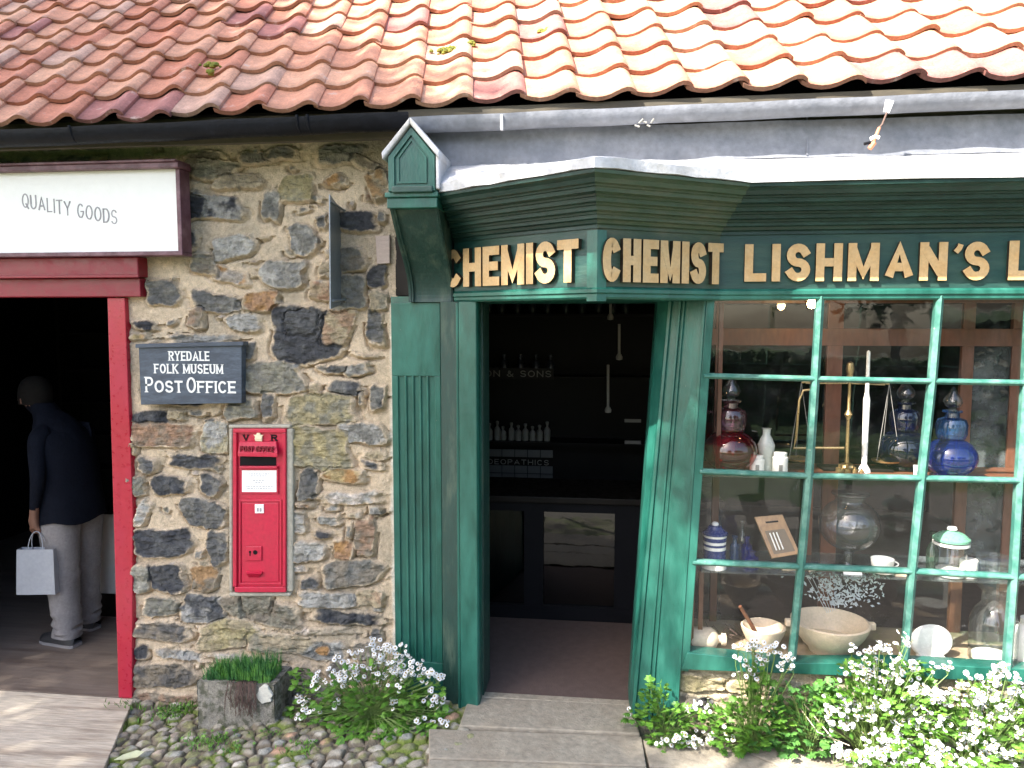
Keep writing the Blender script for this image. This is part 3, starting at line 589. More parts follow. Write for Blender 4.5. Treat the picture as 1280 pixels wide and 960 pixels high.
# console bracket
xa, xb = P(489, 260, -.42).x, P(549, 260, -.42).x
zt, zb = 2.395, 1.985
prof = []
for i in range(25):
    t = i/24; z = zt-(zt-zb)*t; y = -.135-.315*(1-t)**1.55*(1 if t > .0 else 1) - .020*math.sin(t*math.pi*2)
    prof.append((y, z))
def console(x0, x1, dy, name):
    b = MB(); poly = [(x0, y+dy, z) for y, z in prof]+[(x0, -.02, zb), (x0, -.02, zt)]; b.prism(poly, (x1-x0, 0, 0)); o = recalc(b.build(name, 'green_old_shade', sf)); return o  # dark paint stands in for the pinnacle's shade on the console
console(xa+.022, xb-.022, .018, 'console'); 
for u0, u1 in ((xa, xa+.024), (xb-.024, xb)): console(u0, u1, 0, 'console_cheek')
for u0, u1 in ((xa+.006, xa+.013), (xb-.013, xb-.006)): console(u0, u1, -.006, 'console_bead')
cc_ = MB(); cc_.box(xa-.004, xb+.004, -.475, -.02, 2.385, 2.43); cc_.box(xa-.010, xb+.010, -.488, -.02, 2.43, 2.452); cc_.build('console_cap', 'green', sf, bevel=.004)
# pinnacle: small gabled box with lead roof
pf = -.485; x0, x1 = P(485, 200, pf).x, P(545, 200, pf).x; zA = P(515, 240, pf).z; zE = P(515, 196, pf).z; zP = P(515, 158, pf).z; xm = (x0+x1)/2
pn = MB(); pn.prism([(x0, pf, zA), (x1, pf, zA), (x1, pf, zE), (xm, pf, zP), (x0, pf, zE)], (0, .34, 0)); pin = recalc(pn.build('pinnacle', 'green', sf, bevel=.003))
rm = MB()
def frame_band(i0, i1, y, t):
    def ring(d): return [(x0+d, y, zA+d*.9), (x1-d, y, zA+d*.9), (x1-d, y, zE-d*.1), (xm, y, zP-d*1.25), (x0+d, y, zE-d*.1)]
    A_, B_ = ring(i0), ring(i1)
    for k in range(5): rm.prism([A_[k], A_[(k+1) % 5], B_[(k+1) % 5], B_[k]], (0, t, 0))
frame_band(.004, .030, pf-.012, .012); frame_band(.040, .050, pf-.007, .007)
recalc(rm.build('pinnacle_moulding', 'green', sf))
MB().box(x0+.02, x1-.012, pf-.022, pf-.001, zA-.004, zA+.022).build('pinnacle_sill', 'green_face', sf, bevel=.004)
pr = MB(); ov = .018
for sg in (-1, 1):
    xe = x0-ov if sg < 0 else x1+ov; ze = zE-.004
    pr.prism([(xe, pf-.03, ze-.01), (xm, pf-.03, zP+.004), (xm, pf-.03, zP+.034), (xe-.004*sg*-1, pf-.03, ze+.02)], (0, .40, 0))
rfo = recalc(pr.build('pinnacle_roof', 'leadlight', sf, bevel=.006))
MB().box(x1+.001, x1+.016, pf-.010, -.24, zA+.01, zE+.01).build('pinnacle_flashing', 'leadlight', sf, bevel=.004)
# splayed left door post and jamb
lp = MB()
def vpoly(pts, z0, z1): return [(x, y, z0) for x, y in pts], (0, 0, z1-z0)
a0 = P(552, 600, -.115); a1 = P(574, 600, -.17); a2 = P(596, 600, -.20)
dl = MB(); dl.prism(*vpoly([(a0.x, -.115), (a1.x, -.17), (a1.x, .08), (a0.x, .08)], -.10, 1.985)); recalc(dl.build('door_jamb', 'green_old_shade', sf, bevel=.002))
dl = MB(); dl.prism(*vpoly([(a1.x+.004, -.185), (a2.x, -.205), (a2.x+.008, -.19), (a2.x+.008, .06), (a1.x+.004, .06)], -.09, 1.985)); recalc(dl.build('door_post', 'green', sf, bevel=.003))
dl = MB(); dl.box(a1.x-.010, a1.x+.003, -.183, -.10, -.09, 1.98); dl.build('door_bead', 'green', sf, bevel=.003)
dl = MB(); dl.box(a2.x+.008, a2.x+.016, -.10, .10, -.0, 1.98); dl.build('door_stop', 'green_old_shade', sf)
# right door post (it leans) in three faces
def lean(ptsT, ptsB, z0, z1):        # plan outlines at the foot and at the head
    n = len(ptsB); v = [(x, y, z0) for x, y in ptsB]+[(x, y, z1) for x, y in ptsT]
    return v, [tuple(range(n)), tuple(range(2*n-1, n-1, -1))]+[(i, (i+1) % n, n+(i+1) % n, n+i) for i in range(n)]
def X(px, py, Y): return P(px, py, Y).x
yi, yo = -.175, -.30
T = [(X(822, 380, -.10), -.10), (X(836, 380, yi), yi), (X(884, 380, yo), yo+.02), (X(884, 380, yo)+.02, .1), (X(822, 380, -.10), .1)]
Bm = [(X(786, 882, -.10), -.10), (X(789, 882, yi), yi), (X(848, 870, yo), yo+.02), (X(848, 870, yo)+.02, .1), (X(786, 882, -.10), .1)]
dp = MB(); v, f = lean(T, Bm, -.02, 1.985); dp.add(v, f); recalc(dp.build('door_post', 'green', sf, bevel=.003))
# raised beads on the right post
db = MB()
for (t0, t1) in ((.02, .10), (.30, .36), (.42, .46), (.93, 1.0)):
    def mixp(A_, B_, t): return (A_[0]*(1-t)+B_[0]*t, A_[1]*(1-t)+B_[1]*t)
    def rib(S):
        p, q = mixp(S[1], S[2], t0), mixp(S[1], S[2], t1); d = Vector((S[2][0]-S[1][0], S[2][1]-S[1][1])).normalized(); n = Vector((d.y, -d.x))*.011
        return [p, (p[0]+n.x, p[1]+n.y), (q[0]+n.x, q[1]+n.y), q]
    v, f = lean(rib(T), rib(Bm), -.018, 1.984); db.add(v, f)
recalc(db.build('post_moulding', 'green', sf, bevel=.002))
# window side panel between post and frame, window frame
WY = -.285
wf = thing('window', None, None); wf.parent = sf; wf.location = (1.1, 0, .3)
del_ = None
fr = MB()
fr.pbox([(850, 370), (849, 836), (864, 838), (895, 370)][0:0] or [(884, 368), (894, 368), (861, 840), (848, 838)], WY, .07)      # left stile
fr.pbox([(884, 364), (1420, 360), (1420, 372), (884, 373)], WY+.004, .06)                                                      # head
fr.pbox([(859, 816), (992, 829), (1135, 829), (1280, 837), (1420, 848), (1420, 866), (1280, 853), (1060, 845), (852, 837)], WY-.012, .09)  # bottom rail
frame = recalc(fr.build('window_frame', 'green', wf, bevel=.003))
gb = MB(); bw = .0085
ML = [[(1027, 370), (1021, 474), (1013, 596), (1003, 708), (991, 830)], [(1177, 369), (1168, 477), (1155, 599), (1143, 716), (1133, 832)], [(1292, 368), (1286, 479), (1278, 602), (1271, 723), (1262, 838)], [(1400, 368), (1398, 480), (1395, 605), (1390, 728), (1385, 850)]]
HL = [[(880, 470), (1021, 474), (1168, 477), (1286, 479), (1420, 481)], [(875, 590), (1013, 596), (1155, 599), (1278, 602), (1420, 606)], [(866, 704), (1003, 710), (1143, 716), (1271, 723), (1420, 730)]]
for L_ in ML:
    q = [P(x, y, WY-.010) for x, y in L_]
    for i in range(len(q)-1): gb.prism([q[i]+Vector((-bw*1.9, .012, 0)), q[i]+Vector((0, -.006, 0)), q[i]+Vector((bw*1.9, .012, 0)), q[i]+Vector((bw*1.9, .04, 0)), q[i]+Vector((-bw*1.9, .04, 0))], q[i+1]-q[i])
for L_ in HL:
    q = [P(x, y, WY-.006) for x, y in L_]
    for i in range(len(q)-1):
        if q[i+1].x < q[i].x: continue
        gb.prism([q[i]+Vector((0, .012, -bw*1.5)), q[i]+Vector((0, .012, bw*1.5)), q[i]+Vector((0, -.002, .003)), q[i]+Vector((0, -.002, -.003))], q[i+1]-q[i])
        gb.prism([q[i]+Vector((0, .0125, -bw*1.4)), q[i]+Vector((0, .0125, bw*1.4)), q[i]+Vector((0, .036, bw*1.4)), q[i]+Vector((0, .036, -bw*1.4))], q[i+1]-q[i])
recalc(gb.build('glazing_bars', 'greenbar', wf))
# panes, one sheet each, set a hair differently like old crown glass
rp = random.Random(5)
colx = [[(889, 372), (880, 471), (875, 590), (866, 704), (860, 822)]] + ML
rows = [[(370)], ]
for ci in range(4):
    Lc, Rc = colx[ci], colx[ci+1]
    for ri in range(4):
        q = [P(*Lc[ri], WY+.022), P(*Rc[ri], WY+.022), P(*Rc[ri+1], WY+.022), P(*Lc[ri+1], WY+.022)]
        t1, t2 = rp.uniform(-.004, .004), rp.uniform(-.004, .004)
        q[0].y += t1; q[1].y += t2; q[2].y += -t1; q[3].y = q[0].y-q[1].y+q[2].y
        MB().add(q, [(0, 3, 2, 1)]).build('pane', 'pane', wf)

# ------------------------------------------------------------------ post office side: red frame, signs, box
ZF = -.16
rf = thing('red_door_frame', 'crimson painted timber door frame and lintel round the open doorway', 'door frame', (P(150, 870, -.02).x, 0, ZF))
q = MB(); q.pbox([(134, 372), (156, 372), (166, 640), (165, 874), (148, 874), (141, 620)], -.03, .10); recalc(q.build('door_post', 'red', rf, bevel=.004))
q = MB(); q.box(-4.02, -3.90, -.03, .10, ZF, 2.0); q.build('door_post', 'red', rf, bevel=.004)
xr = P(178, 340, -.05).x
q = MB(); zz = [P(100, y, -.06).z for y in (322, 347, 371)]
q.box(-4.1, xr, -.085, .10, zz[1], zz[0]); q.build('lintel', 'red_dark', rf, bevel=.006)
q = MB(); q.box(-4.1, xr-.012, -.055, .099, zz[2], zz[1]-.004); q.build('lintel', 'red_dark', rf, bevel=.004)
q = MB(); q.box(-4.1, xr+.01, -.10, -.086, zz[1]-.004, zz[1]+.012); q.build('lintel_moulding', 'red_dark', rf, bevel=.004)
# quality goods sign
sg = thing('shop_sign', 'long white wooden sign board reading QUALITY GOODS above the red doorway', 'sign', (P(100, 318, -.12).x, -.12, P(100, 318, -.12).z))
YS = -.13; xR = P(222, 260, YS).x; zt_, zb_ = P(110, 213, YS).z, P(110, 315, YS).z
q = MB(); q.box(-4.1, xR, YS, -.06, zb_, zt_); q.build('board', 'white', sg)
q = MB(); q.box(-4.1, xR+.035, YS-.045, -.05, zt_-.004, zt_+.022); q.box(-4.1, xR+.03, YS-.06, -.05, zt_+.022, zt_+.034); q.build('sign_canopy', 'maroon', sg, bevel=.003)
q = MB(); q.box(xR+.001, xR+.024, YS-.012, -.05, zb_-.01, zt_-.005); q.box(-4.1, xR+.024, YS-.014, -.05, zb_-.022, zb_-.001); q.build('sign_frame', 'maroon', sg, bevel=.003)
OS = Vector((0, YS, 0)); xa_, xb_ = P(28, 260, YS).x, P(146, 260, YS).x; zt0 = P(28, 259, YS).z; zt1 = P(146, 281, YS).z
letters('QUALITY GOODS', OS, Ux, xa_, xb_, zt0, zt0+.072, .085, .0015, sg, 'sign_lettering', 'ink', gap=.22, space=.45, curve=lambda t: (zt1-zt0)*t)
# post office sign
ps = thing('post_office_sign', 'dark slate coloured wooden plaque with white hand-painted lettering POST OFFICE on the rubble wall', 'sign', P(237, 505, -.04))
YP = -.075; q = MB(); q.pbox([(173, 433), (302, 430), (302, 504), (176, 506)], YP, .05); recalc(q.build('board', 'slate', ps, bevel=.003))
q = MB(); q.pbox([(169, 430), (304, 427), (304, 432), (169, 435)], YP-.014, .06); recalc(q.build('sign_cap', 'slate', ps, bevel=.003))
OP = Vector((0, YP, 0))
def line(t, pa_, pb_, ytop, ybot, wt, gap, tall=None, space=.5):
    a_, b_ = P(pa_, (ytop+ybot)/2, YP).x, P(pb_, (ytop+ybot)/2, YP).x
    z1_, z0_ = P((pa_+pb_)/2, ytop, YP).z, P((pa_+pb_)/2, ybot, YP).z
    letters(t, OP, Ux, a_, b_, z0_, z1_, wt, .002, ps, 'sign_lettering', 'letterwhite', gap=gap, serif=True, tall=tall, space=space)
line('RYEDALE', 211, 262, 439, 451, .15, .20); line('FOLK MUSEUM', 193, 279, 455, 467, .15, .20)
line('POST OFFICE', 182, 295, 476, 491, .16, .16, tall=[1.3, 1, 1, 1, 1, 1.3, 1, 1, 1, 1, 1], space=.12)
# wall letter box
pbx = thing('wall_letter_box', 'red cast-iron wall letter box set in the rubble wall below the plaque', 'post box', P(323, 740, -.02))
YB = -.045
def bx(name, pts, y, t, m='boxred', bev=.003, par=None): o = MB(); o.pbox(pts, y, t); return recalc(o.build(name, m, par or pbx, bevel=bev))
def rectp(x0, y0, x1, y1): return [(x0, y0), (x1, y0), (x1, y1), (x0, y1)]
bx('body', [(291, 536), (357, 536), (357, 740), (293, 740)], YB+.012, .05)
for r_ in ((291, 536, 357, 541), (293, 734, 357, 740.5)): bx('rim', rectp(*r_), YB-.003, .02)
bx('rim', rectp(291, 541.5, 295.5, 733.5), YB-.0032, .02); bx('rim', rectp(353, 541.5, 357, 733.5), YB-.0032, .02)
h_ = MB(); t0, t1 = P(299, 552, YB), P(345, 552, YB); b0, b1 = P(297, 566, YB-.035), P(347, 566, YB-.035); zlo = P(320, 571, YB-.035).z
h_.add([t0, t1, b1, b0, (b0.x, b0.y, zlo), (b1.x, b1.y, zlo), (t0.x, YB+.01, zlo), (t1.x, YB+.01, zlo), (t0.x, YB+.01, t0.z), (t1.x, YB+.01, t1.z)],
       [(0, 1, 2, 3), (3, 2, 5, 4), (4, 5, 7, 6), (0, 3, 4, 6, 8), (1, 9, 7, 5, 2), (0, 8, 9, 1), (8, 6, 7, 9)]); hood = recalc(h_.build('hood', 'boxred', pbx, bevel=.003))
bx('posting_slot', rectp(300, 570, 345, 583), YB+.0095, .006, 'black', 0)
bx('slot_shelf', rectp(299, 583, 346, 586), YB-.012, .03)
# hood lettering follows its slope: set on a vertical strip just proud of the hood face
letters('POST OFFICE', Vector((0, YB-.024, 0)), Ux, P(301, 560, YB-.024).x, P(343, 560, YB-.024).x, P(320, 564.5, YB-.024).z, P(320, 557.5, YB-.024).z, .16, .012, hood, 'hood_lettering', 'red_dark', gap=.22, space=.4)
letters('V', Vector((0, YB+.011, 0)), Ux, P(302.5, 548, YB).x, P(310, 548, YB).x, P(306, 551.5, YB).z, P(306, 543.5, YB).z, .22, .003, pbx, 'cipher_letter', 'black', serif=True)
letters('R', Vector((0, YB+.011, 0)), Ux, P(338, 548, YB).x, P(345.5, 548, YB).x, P(341, 551.5, YB).z, P(341, 543.5, YB).z, .22, .003, pbx, 'cipher_letter', 'black', serif=True)
cw = MB(); cpt = P(323, 551.5, YB); s_ = scl(cpt)
cw.prism([cpt+Vector((dx*s_, 0, dz*s_)) for dx, dz in ((-4.5, 0), (4.5, 0), (4.6, 6), (6.6, 8), (3.2, 7.6), (2, 10), (0, 12.5), (-2, 10), (-3.2, 7.6), (-6.6, 8), (-4.6, 6))], (0, .012, 0))
cw.prism([cpt+Vector((dx*s_, -.003, dz*s_)) for dx, dz in ((-4.6, 2.2), (4.6, 2.2), (4.7, 4), (-4.7, 4))], (0, .005, 0)); recalc(cw.build('crown_emblem', 'cream', pbx, bevel=.0008))
pf_ = bx('notice_frame', rectp(300, 585.5, 348, 617.5), YB+.004, .01); nt_ = bx('notice_plate', rectp(302.5, 588, 345.5, 615), YB+.002, .004, 'notice', 0)
nl = MB(); rr = random.Random(3)
for k, (yy, xa2, xb2) in enumerate(((592, 311, 338), (594.5, 313, 334), (600, 316, 331), (602.5, 319, 328), (608, 307, 341), (610.5, 309, 339))):
    x = xa2
    while x < xb2:
        l = rr.uniform(1.2, 3.4); nl.pbox(rectp(x, yy, min(x+l, xb2), yy+.9), YB+.0012, .0006); x += l+.9
nl.build('notice_print', 'ink', nt_)
def ringframe(x0, y0, x1, y1, w_, y, name, t=.006):
    o = MB()
    for r_ in ((x0, y0, x1, y0+w_), (x0, y1-w_, x1, y1)): o.pbox(rectp(*r_), y, t)
    o.pbox(rectp(x0, y0+w_+.1, x0+w_, y1-w_-.1), y, t); o.pbox(rectp(x1-w_, y0+w_+.1, x1, y1-w_-.1), y, t); return recalc(o.build(name, 'boxred', pbx, bevel=.0015))
ringframe(298.5, 625, 352, 731, 2.2, YB+.004, 'door_rim', .01); bx('letter_door', rectp(302, 628.5, 348.5, 727.5), YB+.008, .006)
bx('collection_tab', rectp(318.5, 630.5, 329.5, 641.5), YB+.003, .006, 'notice', .001)
for x_ in (321, 324.5): bx('tab_numeral', rectp(x_, 635, x_+2.4, 639.5), YB+.0022, .001, 'ink', 0)
lk = bx('lock_plate', rectp(307, 683, 327, 701), YB+.0, .009)
kh = MB()
for cx_, cy_, r_ in ((312.5, 690, 1.6), (319, 690.5, 3.0)):
    kp = P(cx_, cy_, YB-.0008); kh.prism([kp+Vector((math.cos(a)*r_*s_, 0, math.sin(a)*r_*s_)) for a in [k*math.pi/6 for k in range(12)]], (0, .001, 0))
kh.pbox(rectp(311.8, 690, 313.2, 695), YB-.0012, .001); kh.build('keyhole', 'black', lk)
hd = MB(); c0_, c1_ = P(308, 717, YB-.018), P(327, 717, YB-.018)
hd.add([P(307, 714, YB+.008), P(328, 714, YB+.008), c1_, c0_, P(311, 722, YB+.008), P(324, 722, YB+.008)], [(0, 1, 2, 3), (3, 2, 5, 4), (0, 3, 4), (1, 5, 2), (0, 4, 5, 1)]); recalc(hd.build('door_pull', 'boxred', pbx, bevel=.002))
# mortar fillet round the box
M['fillet'] = mat('grey_render', (.36, .34, .28), .95, .2, 12, .6, 60)
fm = MB(); 
for r_ in ((285, 531, 363, 535.5), (286, 741, 363, 746)): fm.pbox(rectp(*r_), YB+.010, .04)
fm.pbox(rectp(286, 536, 290.5, 740), YB+.010, .04); fm.pbox(rectp(357.6, 536, 366, 740), YB+.010, .04); recalc(fm.build('render_surround', 'fillet', shop, bevel=.008))
# blade sign seen edge-on
bl = thing('projecting_sign_panel', 'thin grey metal panel fixed edge-on to the rubble wall beside the green console', 'sign panel', P(418, 386, -.02))
q = MB(); ea, eb_ = P(411, 243, -.22), P(424, 262, -.0); fa, fb = P(412, 386, -.22), P(425, 381, 0)
q.add([ea, (eb_.x, .01, eb_.z), (eb_.x, .01, fb.z), fa], [(0, 1, 2, 3)])
for v_ in [ea, Vector((eb_.x, .01, eb_.z)), Vector((eb_.x, .01, fb.z)), fa]: q.v.append((v_.x+.006, v_.y, v_.z))
q.f += [(7, 6, 5, 4), (0, 4, 5, 1), (1, 5, 6, 2), (2, 6, 7, 3), (3, 7, 4, 0)]; q.mi += [0]*5
recalc(q.build('panel', 'steel', bl))
q = MB(); q.tube([(ea.x+.003, -.215, ea.z-.03), (ea.x+.003, .02, ea.z-.05)], .006); q.build('fixing_rod', 'steel', bl, smooth=True); q = MB(); q.tube([(ea.x+.003, -.20, fa.z+.04), (ea.x+.003, .02, fa.z+.05)], .006); q.build('fixing_rod', 'steel', bl, smooth=True)
q = MB(); q.pbox([(469, 295), (487, 294), (487, 329), (471, 330)], -.028, .04); recalc(q.build('wooden_block', 'block', None, bevel=.003, loc=P(478, 329, -.01), label='small pale wooden block let into the wall beside the green console', cat='block'))
# bulb clip and cord under the gutter
hk = thing('cord_clip', 'white hook clip with short orange cord end hanging from the gutter above the window', 'clip', P(1112, 126, -.37))
q = MB(); q.prism([P(1108, 124, -.415), P(1118, 126, -.415), P(1112, 141, -.415), P(1105, 139, -.415)], (0, .012, 0)); recalc(q.build('clip', 'notice', hk, bevel=.002))
q = MB(); q.tube([P(1109, 140, -.41), P(1103, 155, -.41), P(1099, 160, -.42)], .004); q.build('wire', 'twig', hk, smooth=True)
q = MB(); q.tube([P(1099, 160, -.42), P(1094, 172, -.44), P(1092, 178, -.44)], .0065); q.tube([P(1093, 178, -.44), P(1087, 186, -.44)], .010); q.build('cord_end', 'orange', hk, smooth=True)
q = MB(); q.tube([P(1088, 174, -.44), P(1094, 171, -.44), P(1099, 172, -.44)], .008); q.build('cord_knot', 'notice', hk, smooth=True)
q = MB(); q.tube([P(1088, 178, -.44), P(1080, 180, -.44)], .006); q.build('cord_plug', 'black', hk, smooth=True)
q = MB(); p = P(804, 154, -.402)
for i in range(5): q.tube([p+Vector((-.035+i*.017, 0, .008*((i*7) % 3-1))), p+Vector((-.015+i*.015, -.006, .016*((i*5) % 3-1)))], .004, 6)
q.build('snagged_fibre', 'palelabel', g2, smooth=True)
# ------------------------------------------------------------------ ground
def gz(x): return -.02 + .105*min(0, max(-1.6, x+.75))*1.0
q = MB(); q.add([(-90, -120, -.26), (90, -120, -.26), (90, 60, -.26), (-90, 60, -.26)], [(0, 1, 2, 3)]); q.build('ground', 'earth', kind='structure')
q = MB(); q.add([(-60, -100, -.235), (60, -100, -.235), (60, -6.5, -.235), (-60, -6.5, -.235)], [(0, 1, 2, 3)]); q.build('lawn', 'grass', kind='structure')
def cobbles(X0, X1, Y0, Y1, res, sp):
    r = np.random.RandomState(8); nx = int((X1-X0)/res); ny = int((Y1-Y0)/res)
    x = np.linspace(X0, X1, nx); y = np.linspace(Y0, Y1, ny); X_, Y_ = np.meshgrid(x, y)
    gx = np.arange(X0-.2, X1+.2, sp); gy = np.arange(Y0-.2, Y1+.2, sp*.82)
    F1 = np.full(X_.shape, 9.); F2 = np.full(X_.shape, 9.); ID = np.zeros(X_.shape, int); pts = []
    for j, b_ in enumerate(gy):
        for i, a_ in enumerate(gx): pts.append((a_+(j % 2)*sp*.5+r.uniform(-.26, .26)*sp, b_+r.uniform(-.22, .22)*sp))
    wx = (fbm(X_*20, Y_*20, 3)-.5)*.02; wy = (fbm(X_*20, Y_*20, 4)-.5)*.02
    for k, (a_, b_) in enumerate(pts):
        i0, i1 = np.searchsorted(x, (a_-.2, a_+.2)); j0, j1 = np.searchsorted(y, (b_-.2, b_+.2))
        if i1 <= i0 or j1 <= j0: continue
        s_ = (slice(j0, j1), slice(i0, i1)); d = np.hypot((X_[s_]+wx[s_]-a_)*(.9+.2*((k*7) % 5)/5), (Y_[s_]+wy[s_]-b_)*1.05)
        c = d < F1[s_]; F2[s_] = np.where(c, F1[s_], np.minimum(F2[s_], d)); ID[s_] = np.where(c, k, ID[s_]); F1[s_] = np.where(c, d, F1[s_])
    e = (F2-F1); lev = r.uniform(-.012, .012, len(pts))[ID]
    dome = np.sqrt(np.clip(e/.05, 0, 1)); H = dome*.022 + lev*(e > .006) + fbm(X_*60, Y_*60, 5)*.006 + fbm(X_*4, Y_*4, 9)*.02
    pal = np.array([(.26, .235, .19), (.33, .30, .24), (.22, .20, .17), (.40, .37, .31), (.30, .25, .20), (.27, .27, .24), (.46, .43, .37), (.38, .24, .16)])
    c = pal[r.choice(8, len(pts), p=[.2, .2, .14, .12, .14, .1, .06, .04])][ID]*(.75+.5*fbm(X_*50, Y_*50, 6))[..., None]
    g = sst(.028, .010, e)[..., None]; mossy = sst(.42, .58, fbm(X_*6, Y_*6, 12))[..., None]
    joint = np.array((.15, .125, .09))*(1-mossy)+np.array((.13, .17, .035))*mossy
    m2 = (sst(.50, .64, fbm(X_*11, Y_*11, 15))*.7)[..., None]; c = c*(1-m2)+np.array((.17, .18, .05))*m2
    c = c*(1-g)+joint*g
    base = -.02+.105*np.minimum(0, np.maximum(-1.6, X_+.75)) - .03
    ex = PZ(160, 879, -.17).x + (PZ(100, 1050, -.17).x-PZ(160, 879, -.17).x)*np.clip((-.03-Y_)/1.87, 0, 1); base = base - .10*sst(.0, -.03, X_-ex)
    b = MB(); b.v = np.stack([X_, Y_, base+H], -1).reshape(-1, 3).tolist(); idx = np.arange(nx*ny).reshape(ny, nx)
    b.f = np.stack([idx[:-1, :-1], idx[:-1, 1:], idx[1:, 1:], idx[1:, :-1]], -1).reshape(-1, 4).tolist(); b.mi = [0]*len(b.f)
    b.build('cobbled_ground', 'cobble', smooth=True, kind='structure', colors=np.concatenate([c.reshape(-1, 3), np.ones((nx*ny, 1))], 1))
cobbles(-2.72, -.58, -1.7, .05, .005, .076)
# stone paving outside the chemist
pv = MB(); rr = random.Random(4)
def flag(pts, z, d=.22): pv.prism([(x, y, z-d) for x, y in pts], (0, 0, d))
def G(px, py, z=0): p = PZ(px, py, z); return (p.x, p.y)
flag([G(586, 872), G(788, 879), G(800, 917), G(574, 907)], .002)
flag([G(536, 909.5), G(802, 919), G(808, 956), G(536, 945.5)], -.004)
flag([G(536, 948), G(809, 958), G(818, 1010), G(530, 1000)], -.002)
flag([G(803.5, 921), G(900, 925), G(1000, 965), G(812, 955)], -.010)
flag([G(905, 925), G(1100, 935), G(1150, 985), G(1006, 966)], -.012); flag([G(1105, 935), G(1420, 950), G(1480, 1010), G(1156, 985)], -.012)
flag([G(814, 959), G(1000, 969), G(1060, 1030), G(824, 1010)], -.006); flag([G(1006, 970), G(1150, 989), G(1300, 1070), G(1066, 1032)], -.01)
recalc(pv.build('paving', 'flag', bevel=.006, kind='structure'))
q = MB(); q.add([(-.62, -1.7, -.05), (3.4, -1.7, -.05), (3.4, .05, -.035), (-.62, .05, -.035)], [(0, 1, 2, 3)]); q.build('soil_border', 'earth', kind='structure')
q = MB(); q.add([(-9, -6.5, -.20), (9, -6.5, -.20), (9, -1.69, -.055), (-9, -1.69, -.19)], [(0, 1, 2, 3)])
q.build('gravel_path', mat('pale_path_gravel', (.13, .12, .10), .95, .3, 20, .5, 120), kind='structure')
# pale boards outside the red doorway
e0, e1 = P(162, 876, -.0), PZ(128, 965, -.17)
q = MB(); q.prism([(-4.6, -1.9, -.26), (PZ(100, 1050, -.17).x, -1.9, -.26), (e1.x, e1.y, -.26), (PZ(160, 879, -.17).x, -.03, -.26), (-4.6, -.03, -.26)], (0, 0, .09))
recalc(q.build('threshold_slab', 'plank', kind='structure', bevel=.004))
q = MB(); q.box(-5.6, XL+.02, -.03, 3.4, -.26, -.165); q.build('shop_floor', mat('dark_worn_floorboards', (.17, .135, .11), .6, .3, 3, .25, 50, c2=(.10, .075, .06), stretch=(.4, 5, 5)), kind='structure')
q = MB(); q.box(-1.04, 3.2, -.06, 4.2, -.2, -.008); q.build('chemist_floor', 'matting', kind='structure')
q = MB(); q.box(P(590, 870, -.09).x, P(788, 870, -.09).x, -.115, -.06, -.19, .004); q.build('door_sill', 'flag', sf, bevel=.006)

# ------------------------------------------------------------------ rooms
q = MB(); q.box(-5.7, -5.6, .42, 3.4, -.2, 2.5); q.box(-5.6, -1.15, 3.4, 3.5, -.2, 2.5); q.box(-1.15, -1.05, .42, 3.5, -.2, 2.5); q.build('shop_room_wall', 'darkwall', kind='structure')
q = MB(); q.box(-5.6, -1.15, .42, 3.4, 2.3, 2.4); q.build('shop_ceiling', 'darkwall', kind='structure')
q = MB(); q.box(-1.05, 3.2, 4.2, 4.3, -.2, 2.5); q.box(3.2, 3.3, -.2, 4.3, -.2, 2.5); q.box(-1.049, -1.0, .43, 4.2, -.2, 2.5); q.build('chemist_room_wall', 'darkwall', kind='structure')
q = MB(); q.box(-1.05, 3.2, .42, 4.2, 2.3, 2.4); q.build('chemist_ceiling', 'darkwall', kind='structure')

# left shop contents
def shelf(name, x0, x1, y0, y1, zs, z0, z1, label, m='darkwood', back=True):
    t = thing(name, label, 'shelves', ((x0+x1)/2, (y0+y1)/2, z0))
    q = MB(); q.box(x0, x0+.03, y0, y1, z0, z1); q.build('side_panel', m, t); q = MB(); q.box(x1-.03, x1, y0, y1, z0, z1); q.build('side_panel', m, t)
    for z in zs: MB().box(x0+.03, x1-.03, y0, y1-.02, z, z+.022).build('shelf_board', m, t)
    if back: MB().box(x0, x1, y1-.019, y1, z0, z1).build('back_panel', m, t)
    return t
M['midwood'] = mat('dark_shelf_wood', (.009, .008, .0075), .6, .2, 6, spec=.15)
shelf('wall_shelves', -5.0, -1.7, 2.7, 3.0, [.5, .82, 1.12, 1.42, 1.75], -.165, 2.1, 'dark wooden wall shelves behind the person in the post office doorway', 'midwood')
cbn = thing('low_cabinet', 'pale grey painted cabinet side standing behind the red door post', 'cabinet', (P(150, 740, 1.0).x, 1.2, -.165))
p0, p1 = P(110, 641, 1.0), P(110, 741, 1.0)
MB().box(p0.x, p0.x+1.0, 1.0, 1.5, p1.z, p0.z).build('body', 'greycab', cbn, bevel=.004); MB().box(p0.x+.02, p0.x+.9, 1.03, 1.45, -.165, p1.z-.001).build('plinth', 'darkwood', cbn)
MB().box(p0.x-.02, p0.x+1.0, .97, 1.5, p0.z+.001, p0.z+.03).build('top', 'darkwood', cbn, bevel=.004)

